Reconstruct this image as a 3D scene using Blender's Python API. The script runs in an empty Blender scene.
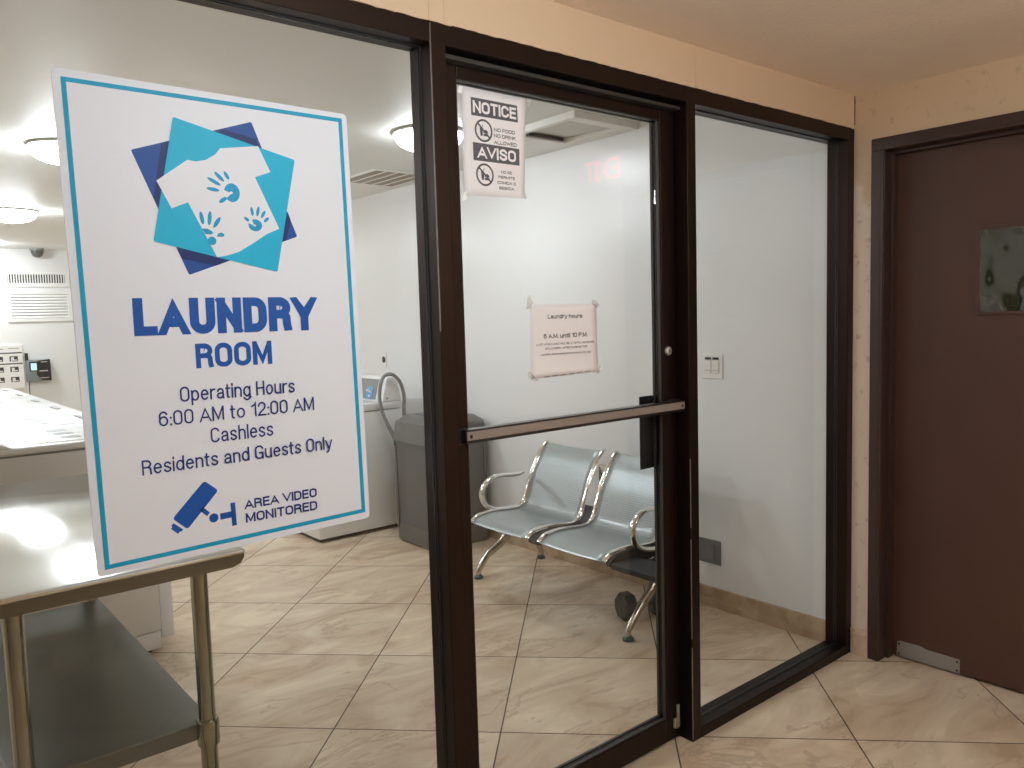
import bpy, bmesh, math, random
from mathutils import Vector, Matrix
random.seed(7)
PI = math.pi
scn = bpy.context.scene
COL = scn.collection

# ------------------------------------------------------------------ materials
def new_mat(name):
    m = bpy.data.materials.new(name); m.use_nodes = True
    nt = m.node_tree; nt.nodes.clear()
    out = nt.nodes.new('ShaderNodeOutputMaterial')
    return m, nt, out

def N(nt, typ, **kw):
    n = nt.nodes.new(typ)
    for k, v in kw.items():
        if k in n.inputs: n.inputs[k].default_value = v
        else: setattr(n, k, v)
    return n

def L(nt, a, b): nt.links.new(a, b)

def plain(name, col, rough=.5, metal=0., var=.06, scale=12., bump=0., bscale=80., spec=.5, stretch=None, coat=0., tint=None):
    """principled surface with a little procedural tone variation and bump"""
    m, nt, out = new_mat(name)
    b = N(nt, 'ShaderNodeBsdfPrincipled', Roughness=rough, Metallic=metal)
    b.inputs['Specular IOR Level'].default_value = spec
    b.inputs['Coat Weight'].default_value = coat
    if tint: b.inputs['Specular Tint'].default_value = tuple(tint)+(1,)
    tc = N(nt, 'ShaderNodeTexCoord')
    mp = N(nt, 'ShaderNodeMapping')
    if stretch: mp.inputs['Scale'].default_value = stretch
    L(nt, tc.outputs['Object'], mp.inputs['Vector'])
    no = N(nt, 'ShaderNodeTexNoise', Scale=scale, Detail=4.)
    L(nt, mp.outputs['Vector'], no.inputs['Vector'])
    mx = N(nt, 'ShaderNodeMix', data_type='RGBA')
    mx.inputs[6].default_value = tuple(c*(1-var) for c in col)+(1,)
    mx.inputs[7].default_value = tuple(min(1, c*(1+var)) for c in col)+(1,)
    L(nt, no.outputs['Fac'], mx.inputs[0]); L(nt, mx.outputs[2], b.inputs['Base Color'])
    if bump:
        n2 = N(nt, 'ShaderNodeTexNoise', Scale=bscale, Detail=3.)
        L(nt, mp.outputs['Vector'], n2.inputs['Vector'])
        bp = N(nt, 'ShaderNodeBump', Strength=bump, Distance=.004)
        L(nt, n2.outputs['Fac'], bp.inputs['Height']); L(nt, bp.outputs['Normal'], b.inputs['Normal'])
    L(nt, b.outputs[0], out.inputs[0])
    return m

def emis(name, col, s):
    m, nt, out = new_mat(name)
    e = N(nt, 'ShaderNodeEmission', Strength=s); e.inputs[0].default_value = tuple(col)+(1,)
    L(nt, e.outputs[0], out.inputs[0])
    return m

def glass_mat(name, tint=(.985,.99,.987), r0=.028, rough=0.0):
    m, nt, out = new_mat(name)
    t = N(nt, 'ShaderNodeBsdfTransparent'); t.inputs[0].default_value = tuple(tint)+(1,)
    g = N(nt, 'ShaderNodeBsdfGlossy', Roughness=rough)
    lw = N(nt, 'ShaderNodeLayerWeight', Blend=.5)     # Schlick reflectance of a clear pane, the same from both sides
    f5 = math_n(nt, 'POWER', lw.outputs['Facing'], 5.)
    fr = math_n(nt, 'ADD', math_n(nt, 'MULTIPLY', f5, 1-r0), r0)
    mx = N(nt, 'ShaderNodeMixShader')
    L(nt, fr, mx.inputs[0]); L(nt, t.outputs[0], mx.inputs[1]); L(nt, g.outputs[0], mx.inputs[2])
    L(nt, mx.outputs[0], out.inputs[0])
    return m

def tape_mat():
    m, nt, out = new_mat('clear_tape')
    t = N(nt, 'ShaderNodeBsdfTransparent'); t.inputs[0].default_value = (.93, .93, .92, 1)
    d = N(nt, 'ShaderNodeBsdfPrincipled', Roughness=.3); d.inputs['Base Color'].default_value = (.7, .7, .7, 1)
    mx = N(nt, 'ShaderNodeMixShader'); mx.inputs[0].default_value = .3
    L(nt, t.outputs[0], mx.inputs[1]); L(nt, d.outputs[0], mx.inputs[2]); L(nt, mx.outputs[0], out.inputs[0])
    return m

def math_n(nt, op, a=None, b=None):
    n = N(nt, 'ShaderNodeMath', operation=op)
    for i, v in enumerate((a, b)):
        if v is None: continue
        if isinstance(v, (int, float)): n.inputs[i].default_value = v
        else: L(nt, v, n.inputs[i])
    return n.outputs[0]

def tile_mat():
    m, nt, out = new_mat('marble_tile')
    b = N(nt, 'ShaderNodeBsdfPrincipled', Roughness=.3)
    b.inputs['Specular IOR Level'].default_value = .35
    ge = N(nt, 'ShaderNodeNewGeometry'); sx = N(nt, 'ShaderNodeSeparateXYZ')
    L(nt, ge.outputs['Position'], sx.inputs[0])
    s2 = math.sqrt(.5)
    u = math_n(nt, 'MULTIPLY', math_n(nt, 'SUBTRACT', sx.outputs[0], sx.outputs[1]), s2)
    v = math_n(nt, 'MULTIPLY', math_n(nt, 'ADD', sx.outputs[0], sx.outputs[1]), s2)
    uu = math_n(nt, 'DIVIDE', math_n(nt, 'SUBTRACT', u, .392), .601)
    vv = math_n(nt, 'DIVIDE', math_n(nt, 'ADD', v, .712), .622)
    def edge(x): # distance to nearest grout line in tiles
        fr = math_n(nt, 'FRACT', x)
        return math_n(nt, 'MINIMUM', fr, math_n(nt, 'SUBTRACT', 1., fr))
    d = math_n(nt, 'MINIMUM', edge(uu), edge(vv))
    gr = math_n(nt, 'LESS_THAN', d, .0042)
    cb = N(nt, 'ShaderNodeCombineXYZ')
    L(nt, math_n(nt, 'FLOOR', uu), cb.inputs[0]); L(nt, math_n(nt, 'FLOOR', vv), cb.inputs[1])
    wn = N(nt, 'ShaderNodeTexWhiteNoise'); L(nt, cb.outputs[0], wn.inputs['Vector'])
    sc = N(nt, 'ShaderNodeVectorMath', operation='SCALE'); sc.inputs['Scale'].default_value = 9.
    L(nt, wn.outputs['Color'], sc.inputs[0])
    ad = N(nt, 'ShaderNodeVectorMath', operation='ADD')
    L(nt, ge.outputs['Position'], ad.inputs[0]); L(nt, sc.outputs[0], ad.inputs[1])
    mp = N(nt, 'ShaderNodeMapping'); mp.inputs['Rotation'].default_value = (0, 0, .55); mp.inputs['Scale'].default_value = (1, 2.4, 1)
    L(nt, ad.outputs[0], mp.inputs['Vector'])
    n1 = N(nt, 'ShaderNodeTexNoise', Scale=1.9, Detail=9., Roughness=.6, Distortion=1.3)
    L(nt, mp.outputs[0], n1.inputs['Vector'])
    r1 = N(nt, 'ShaderNodeValToRGB')
    el = r1.color_ramp.elements
    el[0].position, el[0].color = .34, (.42, .30, .195, 1)
    el[1].position, el[1].color = .66, (.66, .545, .405, 1)
    e = el.new(.45); e.color = (.53, .405, .285, 1)
    e = el.new(.56); e.color = (.585, .475, .345, 1)
    L(nt, n1.outputs['Fac'], r1.inputs[0])
    n2 = N(nt, 'ShaderNodeTexNoise', Scale=1.5, Detail=7., Roughness=.62, Distortion=.8)
    L(nt, mp.outputs[0], n2.inputs['Vector'])
    vein = math_n(nt, 'ABSOLUTE', math_n(nt, 'SUBTRACT', n2.outputs['Fac'], .5))
    vr = N(nt, 'ShaderNodeMapRange'); vr.inputs[1].default_value = 0; vr.inputs[2].default_value = .022
    vr.inputs[3].default_value = .6; vr.inputs[4].default_value = 0.
    L(nt, vein, vr.inputs[0])
    n3 = N(nt, 'ShaderNodeTexNoise', Scale=2.2, Detail=2.)
    L(nt, ad.outputs[0], n3.inputs['Vector'])
    msk = math_n(nt, 'MULTIPLY', vr.outputs[0], math_n(nt, 'GREATER_THAN', n3.outputs['Fac'], .5))
    mv = N(nt, 'ShaderNodeMix', data_type='RGBA'); mv.inputs[7].default_value = (.36, .25, .165, 1)
    L(nt, msk, mv.inputs[0]); L(nt, r1.outputs[0], mv.inputs[6])
    tr = N(nt, 'ShaderNodeMapRange'); tr.inputs[3].default_value = 1.0; tr.inputs[4].default_value = 1.13
    L(nt, wn.outputs['Value'], tr.inputs[0])
    hs = N(nt, 'ShaderNodeHueSaturation'); L(nt, tr.outputs[0], hs.inputs['Value']); L(nt, mv.outputs[2], hs.inputs['Color'])
    mg = N(nt, 'ShaderNodeMix', data_type='RGBA'); mg.inputs[7].default_value = (.085, .06, .042, 1)
    L(nt, gr, mg.inputs[0]); L(nt, hs.outputs[0], mg.inputs[6])
    L(nt, mg.outputs[2], b.inputs['Base Color'])
    ro = N(nt, 'ShaderNodeMapRange'); ro.inputs[3].default_value = .3; ro.inputs[4].default_value = .75
    L(nt, gr, ro.inputs[0]); L(nt, ro.outputs[0], b.inputs['Roughness'])
    L(nt, b.outputs[0], out.inputs[0])
    return m

def stone_mat(name, c1, c2, scale=9.):
    m, nt, out = new_mat(name)
    b = N(nt, 'ShaderNodeBsdfPrincipled', Roughness=.45)
    ge = N(nt, 'ShaderNodeNewGeometry')
    n1 = N(nt, 'ShaderNodeTexNoise', Scale=scale, Detail=8., Roughness=.65, Distortion=1.)
    L(nt, ge.outputs['Position'], n1.inputs['Vector'])
    r = N(nt, 'ShaderNodeValToRGB'); r.color_ramp.elements[0].position = .35; r.color_ramp.elements[1].position = .68
    r.color_ramp.elements[0].color = tuple(c1)+(1,); r.color_ramp.elements[1].color = tuple(c2)+(1,)
    L(nt, n1.outputs['Fac'], r.inputs[0]); L(nt, r.outputs[0], b.inputs['Base Color']); L(nt, b.outputs[0], out.inputs[0])
    return m

def beige_wall_mat(name, wear):
    """painted plaster, with pinkish peeled patches where wear > 0"""
    m, nt, out = new_mat(name)
    b = N(nt, 'ShaderNodeBsdfPrincipled', Roughness=.55)
    ge = N(nt, 'ShaderNodeNewGeometry')
    n1 = N(nt, 'ShaderNodeTexNoise', Scale=3., Detail=5.); L(nt, ge.outputs['Position'], n1.inputs['Vector'])
    mx = N(nt, 'ShaderNodeMix', data_type='RGBA')
    mx.inputs[6].default_value = (.61, .45, .295, 1); mx.inputs[7].default_value = (.66, .49, .325, 1)
    L(nt, n1.outputs['Fac'], mx.inputs[0])
    c = mx.outputs[2]
    if wear:
        sx = N(nt, 'ShaderNodeSeparateXYZ'); L(nt, ge.outputs['Position'], sx.inputs[0])
        zr = N(nt, 'ShaderNodeMapRange'); zr.inputs[1].default_value = 2.12; zr.inputs[2].default_value = 1.8
        zr.inputs[3].default_value = .0; zr.inputs[4].default_value = .62
        L(nt, sx.outputs[2], zr.inputs[0])
        n2 = N(nt, 'ShaderNodeTexNoise', Scale=7., Detail=6., Roughness=.6); L(nt, ge.outputs['Position'], n2.inputs['Vector'])
        f = math_n(nt, 'ADD', n2.outputs['Fac'], math_n(nt, 'SUBTRACT', zr.outputs[0], .35))
        st = N(nt, 'ShaderNodeMapRange'); st.inputs[1].default_value = .45; st.inputs[2].default_value = .62
        L(nt, f, st.inputs[0])
        m2 = N(nt, 'ShaderNodeMix', data_type='RGBA'); m2.inputs[7].default_value = (.78, .655, .535, 1)
        L(nt, st.outputs[0], m2.inputs[0]); L(nt, c, m2.inputs[6]); c = m2.outputs[2]
        n3 = N(nt, 'ShaderNodeTexNoise', Scale=22., Detail=5., Roughness=.7); L(nt, ge.outputs['Position'], n3.inputs['Vector'])
        s3 = N(nt, 'ShaderNodeMapRange'); s3.inputs[1].default_value = .58; s3.inputs[2].default_value = .66
        s3.inputs[4].default_value = .55
        L(nt, n3.outputs['Fac'], s3.inputs[0])
        m3 = N(nt, 'ShaderNodeMix', data_type='RGBA'); m3.inputs[7].default_value = (.42, .30, .20, 1)
        L(nt, s3.outputs[0], m3.inputs[0]); L(nt, c, m3.inputs[6]); c = m3.outputs[2]
    L(nt, c, b.inputs['Base Color'])
    n4 = N(nt, 'ShaderNodeTexNoise', Scale=160., Detail=2.); L(nt, ge.outputs['Position'], n4.inputs['Vector'])
    bp = N(nt, 'ShaderNodeBump', Strength=.12, Distance=.002); L(nt, n4.outputs['Fac'], bp.inputs['Height'])
    L(nt, bp.outputs[0], b.inputs['Normal']); L(nt, b.outputs[0], out.inputs[0])
    return m

def brushed_mat(name, col, rough, scale, stretch, bump=.05):
    m, nt, out = new_mat(name)
    b = N(nt, 'ShaderNodeBsdfPrincipled', Roughness=rough, Metallic=1.)
    b.inputs['Base Color'].default_value = tuple(col)+(1,)
    tc = N(nt, 'ShaderNodeTexCoord'); mp = N(nt, 'ShaderNodeMapping'); mp.inputs['Scale'].default_value = stretch
    L(nt, tc.outputs['Object'], mp.inputs[0])
    no = N(nt, 'ShaderNodeTexNoise', Scale=scale, Detail=5.); L(nt, mp.outputs[0], no.inputs['Vector'])
    r = N(nt, 'ShaderNodeMapRange'); r.inputs[3].default_value = rough*.7; r.inputs[4].default_value = rough*1.35
    L(nt, no.outputs['Fac'], r.inputs[0]); L(nt, r.outputs[0], b.inputs['Roughness'])
    bp = N(nt, 'ShaderNodeBump', Strength=bump, Distance=.003); L(nt, no.outputs['Fac'], bp.inputs['Height'])
    L(nt, bp.outputs[0], b.inputs['Normal']); L(nt, b.outputs[0], out.inputs[0])
    return m

def perforated_mat():
    """grey powder-coated sheet punched with a grid of round holes inside the margins (UV in metres)"""
    m, nt, out = new_mat('perforated_grey_steel')
    b = N(nt, 'ShaderNodeBsdfPrincipled', Roughness=.34, Metallic=.35)
    b.inputs['Base Color'].default_value = (.36, .40, .40, 1)
    uv = N(nt, 'ShaderNodeUVMap'); sx = N(nt, 'ShaderNodeSeparateXYZ'); L(nt, uv.outputs[0], sx.inputs[0])
    P = .011
    def cell(o):
        return math_n(nt, 'SUBTRACT', math_n(nt, 'FRACT', math_n(nt, 'DIVIDE', o, P)), .5)
    cu, cv = cell(sx.outputs[0]), cell(sx.outputs[1])
    r2 = math_n(nt, 'ADD', math_n(nt, 'MULTIPLY', cu, cu), math_n(nt, 'MULTIPLY', cv, cv))
    hole = math_n(nt, 'LESS_THAN', r2, .085)
    for o, lo, hi in ((sx.outputs[0], .035, .405), (sx.outputs[1], .30, .62)):
        hole = math_n(nt, 'MULTIPLY', hole, math_n(nt, 'MULTIPLY', math_n(nt, 'GREATER_THAN', o, lo), math_n(nt, 'LESS_THAN', o, hi)))
    t = N(nt, 'ShaderNodeBsdfTransparent'); mx = N(nt, 'ShaderNodeMixShader')
    L(nt, hole, mx.inputs[0]); L(nt, b.outputs[0], mx.inputs[1]); L(nt, t.outputs[0], mx.inputs[2])
    L(nt, mx.outputs[0], out.inputs[0])
    return m

def wavy_glass():
    m, nt, out = new_mat('old_wavy_glass')
    b = N(nt, 'ShaderNodeBsdfPrincipled', Roughness=.06)
    b.inputs['Base Color'].default_value = (.035, .035, .02, 1); b.inputs['Specular IOR Level'].default_value = .7
    b.inputs['Coat Weight'].default_value = .6; b.inputs['Coat IOR'].default_value = 1.6
    tc = N(nt, 'ShaderNodeTexCoord')
    no = N(nt, 'ShaderNodeTexNoise', Scale=9., Detail=1.); L(nt, tc.outputs['Object'], no.inputs['Vector'])
    bp = N(nt, 'ShaderNodeBump', Strength=.35, Distance=.02); L(nt, no.outputs['Fac'], bp.inputs['Height'])
    L(nt, bp.outputs[0], b.inputs['Normal']); L(nt, bp.outputs[0], b.inputs['Coat Normal'])
    L(nt, b.outputs[0], out.inputs[0])
    return m

M = {}
M['tile'] = tile_mat()
M['stone_base'] = stone_mat('tan_stone_base', (.36, .245, .145), (.56, .42, .28))
M['stone_pale'] = stone_mat('pale_worn_tile', (.50, .36, .24), (.72, .58, .44), 14.)
M['beige'] = beige_wall_mat('beige_paint', 0)
M['beige_worn'] = beige_wall_mat('worn_beige_paint', 1)
M['pale_wall'] = plain('pale_corridor_paint', (.70, .66, .61), .6, var=.03)
M['ceiling'] = plain('rough_ceiling_paint', (.90, .76, .64), .8, var=.05, scale=5, bump=.9, bscale=70)
M['white_wall'] = plain('white_gloss_paint', (.80, .80, .795), .28, var=.012, scale=3, bump=.05, bscale=30)
M['white_ceiling'] = plain('white_ceiling_paint', (.80, .80, .77), .5, var=.02, scale=3, bump=.08, bscale=40)
M['bronze'] = plain('dark_bronze_paint', (.0050, .0028, .0022), .40, var=.25, scale=9, bump=.1, bscale=60, stretch=(1, 1, .25), spec=.30, tint=(1., .66, .52))
M['worn'] = plain('rubbed_bare_edge', (.15, .13, .115), .45, var=.4, scale=40)
M['bronze_stop'] = plain('grey_bronze_stop', (.032, .028, .023), .45, var=.2, scale=14, bump=.15, bscale=90)
M['black'] = plain('black_plastic', (.012, .012, .013), .35, var=.2)
M['black_metal'] = plain('black_metal', (.010, .009, .009), .3, var=.2)
M['gasket'] = plain('black_gasket', (.008, .008, .008), .6)
M['tan_metal'] = plain('worn_tan_aluminium', (.27, .225, .20), .42, metal=.3, var=.12, scale=30)
M['glass'] = glass_mat('clear_glass')
M['door_brown'] = plain('dark_brown_door_paint', (.068, .027, .0165), .5, var=.18, scale=2.2, bump=.06, bscale=60)
M['casing_brown'] = plain('dark_brown_casing_paint', (.042, .020, .016), .42, var=.15, scale=6, bump=.06, bscale=50)
M['kick'] = brushed_mat('dull_zinc_plate', (.42, .42, .43), .45, 25, (1, 1, 6))
M['wavy'] = wavy_glass()
M['steel'] = brushed_mat('brushed_stainless', (.78, .79, .77), .125, 3, (9, .9, 1), .035)
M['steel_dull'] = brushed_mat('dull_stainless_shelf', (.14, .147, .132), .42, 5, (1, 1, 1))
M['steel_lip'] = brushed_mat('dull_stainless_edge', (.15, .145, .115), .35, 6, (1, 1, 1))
M['steel_leg'] = brushed_mat('polished_tube_steel', (.26, .265, .21), .16, 8, (4, 4, .5))
M['chrome'] = plain('chrome', (.78, .77, .74), .09, metal=1., var=.03)
M['chrome_dark'] = plain('satin_nickel_leg', (.50, .46, .40), .22, metal=1., var=.1)
M['perf'] = perforated_mat()
M['teal_foot'] = plain('dark_teal_plastic', (.02, .06, .065), .4)
M['appliance'] = plain('white_enamel', (.80, .80, .79), .25, var=.015)
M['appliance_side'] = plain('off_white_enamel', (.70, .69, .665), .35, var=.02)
M['lid_seam'] = plain('grey_seam', (.22, .22, .21), .5)
M['grey_can'] = plain('grey_bin_plastic', (.115, .112, .108), .5, var=.05, bump=.08, bscale=120)
M['grey_can_light'] = plain('grey_lid_plastic', (.135, .132, .127), .45, var=.05, bump=.08, bscale=120)
M['hose'] = plain('grey_hose', (.23, .23, .23), .45)
M['panel_grey'] = plain('grey_control_panel', (.22, .225, .225), .35)
M['blue'] = plain('blue_label', (.10, .34, .66), .45)
M['plate_white'] = plain('white_cover_plate', (.82, .80, .77), .35)
M['plate_grey'] = plain('grey_wall_plate', (.20, .20, .21), .35, metal=.5)
M['paper'] = plain('white_paper', (.86, .82, .83), .8, var=.015)
M['tape'] = tape_mat()
M['white_tape'] = plain('white_tape', (.92, .92, .92), .35)
M['ink'] = plain('grey_black_ink', (.06, .06, .065), .7)
M['ink_grey'] = plain('faded_grey_ink', (.10, .097, .105), .7)
M['sign'] = plain('white_sign_board', (.76, .79, .86), .45, var=.008, spec=.25)
M['sign_teal'] = plain('sign_teal_print', (.012, .32, .53), .45, var=.03, spec=.2)
M['sign_cyan'] = plain('sign_cyan_print', (.012, .42, .66), .45, var=.03, spec=.2)
M['sign_hand'] = plain('sign_hand_print', (.012, .31, .56), .45, var=.03, spec=.2)
M['sign_navy'] = plain('sign_navy_print', (.012, .065, .29), .45, var=.03, spec=.2)
M['sign_dark'] = plain('sign_overlap_print', (.008, .022, .125), .45, var=.03, spec=.2)
M['sign_blue'] = plain('sign_blue_print', (.012, .085, .36), .45, var=.03, spec=.2)
M['sign_text'] = plain('sign_text_print', (.020, .035, .17), .45, var=.03, spec=.2)
M['lamp'] = emis('lamp_diffuser_glow', (.94, 1., 1.05), 77.)
M['lamp_far'] = emis('far_lamp_diffuser_glow', (.94, 1, 1.03), 64.)
M['lamp_near'] = emis('near_lamp_diffuser_glow', (.94, 1, 1.04), 24.)
M['lamp_warm'] = emis('warm_lamp_glow', (.84, .94, 1.), 72.)
M['exit_red'] = emis('exit_letters_glow', (1, .05, .06), 5.0)
M['screen'] = emis('screen_glow', (.55, .92, .98), 1.3)
M['nickel'] = plain('satin_nickel', (.55, .54, .52), .38, metal=.7)
M['vent_tan'] = plain('tan_grille', (.36, .31, .235), .55)
M['vent_dark'] = plain('dark_duct', (.035, .033, .03), .8)
M['white_paint'] = plain('white_grille_paint', (.83, .83, .81), .4)
M['hatch'] = plain('pale_grey_hatch', (.62, .60, .555), .6)
M['hatch_frame'] = plain('white_hatch_trim', (.84, .83, .80), .5)
M['dome'] = plain('smoked_dome', (.10, .10, .10), .2)
M['rubber'] = plain('black_rubber', (.022, .022, .023), .55, bump=.2, bscale=200)
M['brass'] = plain('worn_brass', (.45, .36, .20), .35, metal=1.)
M['kiosk_grey'] = plain('kiosk_grey', (.20, .235, .235), .4)

# ------------------------------------------------------------------ geometry helpers
class MB:
    def __init__(self): self.bm = bmesh.new(); self.mi = 0
    def _tag(self, faces):
        for f in faces: f.material_index = self.mi
    def box(self, a, b, mi=None):
        x0, y0, z0 = [min(p, q) for p, q in zip(a, b)]; x1, y1, z1 = [max(p, q) for p, q in zip(a, b)]
        v = [self.bm.verts.new(p) for p in ((x0,y0,z0),(x1,y0,z0),(x1,y1,z0),(x0,y1,z0),(x0,y0,z1),(x1,y0,z1),(x1,y1,z1),(x0,y1,z1))]
        fs = [self.bm.faces.new([v[i] for i in q]) for q in ((0,3,2,1),(4,5,6,7),(0,1,5,4),(1,2,6,5),(2,3,7,6),(3,0,4,7))]
        for f in fs: f.material_index = self.mi if mi is None else mi
        return self
    def rbox(self, a, b, r, seg=2):
        t = MB(); t.box(a, b)
        bmesh.ops.bevel(t.bm, geom=list(t.bm.edges), offset=r, segments=seg, profile=.5, affect='EDGES')
        self.merge(t); return self
    def merge(self, o, mtx=None):
        me = bpy.data.meshes.new('tmp'); o.bm.to_mesh(me)
        if mtx: me.transform(mtx)
        n0 = len(self.bm.faces); self.bm.from_mesh(me); bpy.data.meshes.remove(me)
        self.bm.faces.ensure_lookup_table()
        if not getattr(o, 'keep', False):
            for f in self.bm.faces[n0:]: f.material_index = self.mi
    def prism(self, pts, axis, d0, d1):
        """polygon pts (2-D, in the two remaining axes in x,y,z order) extruded from d0 to d1 along axis"""
        def P(p, d):
            q = list(p); q.insert('xyz'.index(axis), d); return q
        A = [self.bm.verts.new(P(p, d0)) for p in pts]; B = [self.bm.verts.new(P(p, d1)) for p in pts]
        fs = [self.bm.faces.new(A[::-1]), self.bm.faces.new(B)]
        n = len(pts)
        for i in range(n): fs.append(self.bm.faces.new((A[i], A[(i+1) % n], B[(i+1) % n], B[i])))
        self._tag(fs); bmesh.ops.recalc_face_normals(self.bm, faces=fs)
        return self
    def tube(self, pts, r, n=12, caps=True, sq=None, closed=False):
        pts = [Vector(p) for p in pts]; rings = []; up = None; m = len(pts)
        for i, p in enumerate(pts):
            if closed: t = pts[(i+1) % m]-pts[i-1]
            else: t = pts[min(i+1, m-1)]-pts[max(i-1, 0)]
            t.normalize()
            if up is None: up = Vector((0,0,1)) if abs(t.z) < .9 else Vector((0,1,0))
            s = t.cross(up)
            if s.length < 1e-4: s = t.orthogonal()
            s.normalize(); u = s.cross(t).normalized(); up = u
            rr = r[i] if isinstance(r, (list, tuple)) else r
            q = sq if sq else 1.
            rings.append([self.bm.verts.new(p + s*math.cos(2*PI*k/n)*rr*q + u*math.sin(2*PI*k/n)*rr) for k in range(n)])
        fs = []
        for i in range(m if closed else m-1):
            a, b = rings[i], rings[(i+1) % m]
            for k in range(n): fs.append(self.bm.faces.new((a[k], a[(k+1) % n], b[(k+1) % n], b[k])))
        if caps and not closed: fs += [self.bm.faces.new(rings[0][::-1]), self.bm.faces.new(rings[-1])]
        self._tag(fs); bmesh.ops.recalc_face_normals(self.bm, faces=fs)
        return self
    def lathe(self, prof, c, axis='z', n=32):
        """prof: (radius, height) pairs turned about axis through c"""
        c = Vector(c); rings = []
        for r, h in prof:
            ring = []
            for k in range(n):
                a = 2*PI*k/n; p = (r*math.cos(a), r*math.sin(a), h)
                if axis == 'x': p = (p[2], p[0], p[1])
                if axis == 'y': p = (p[0], p[2], p[1])
                ring.append(self.bm.verts.new(c+Vector(p)))
            rings.append(ring)
        fs = []
        for a, b in zip(rings, rings[1:]):
            for k in range(n): fs.append(self.bm.faces.new((a[k], a[(k+1) % n], b[(k+1) % n], b[k])))
        fs += [self.bm.faces.new(rings[0][::-1]), self.bm.faces.new(rings[-1])]
        self._tag(fs); bmesh.ops.recalc_face_normals(self.bm, faces=fs)
        return self
    def build(self, name, mats, parent=None, smooth=None, bevel=None, loc=None):
        me = bpy.data.meshes.new(name)
        if loc: bmesh.ops.translate(self.bm, verts=self.bm.verts, vec=-Vector(loc))
        self.bm.to_mesh(me); self.bm.free()
        for m in (mats if isinstance(mats, (list, tuple)) else [mats]): me.materials.append(m)
        o = bpy.data.objects.new(name, me); COL.objects.link(o)
        if loc: o.location = loc
        if parent: o.parent = parent; o.matrix_parent_inverse = Matrix.Translation(-world_loc(parent))
        if bevel:
            b = o.modifiers.new('bevel', 'BEVEL'); b.width = bevel; b.segments = 2; b.limit_method = 'ANGLE'; b.angle_limit = .6
        if smooth:
            for p in me.polygons: p.use_smooth = True
            me.set_sharp_from_angle(angle=math.radians(smooth))
        return o

def world_loc(o):
    return Vector((0,0,0)) if o.parent else o.location.copy()   # a part's mesh is written in world coordinates

def root(name, loc):
    o = bpy.data.objects.new(name, None); COL.objects.link(o); o.location = loc; o.empty_display_size = .1
    return o

def tag(o, label=None, cat=None, group=None, kind=None):
    for k, v in (('label', label), ('category', cat), ('group', group), ('kind', kind)):
        if v: o[k] = v
    return o

def arc(cx, cy, r, a0, a1, n):
    return [(cx+r*math.cos(math.radians(a0+(a1-a0)*i/n)), cy+r*math.sin(math.radians(a0+(a1-a0)*i/n))) for i in range(n+1)]

def smooth_path(pts, k=6):
    """Catmull-Rom through the points"""
    P = [Vector(p) for p in pts]; out = []
    for i in range(len(P)-1):
        p0, p1, p2, p3 = P[max(i-1, 0)], P[i], P[i+1], P[min(i+2, len(P)-1)]
        for j in range(k):
            t = j/k
            out.append(.5*((2*p1)+(p2-p0)*t+(2*p0-5*p1+4*p2-p3)*t*t+(3*p1-p0-3*p2+p3)*t**3))
    out.append(P[-1]); return out

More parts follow.
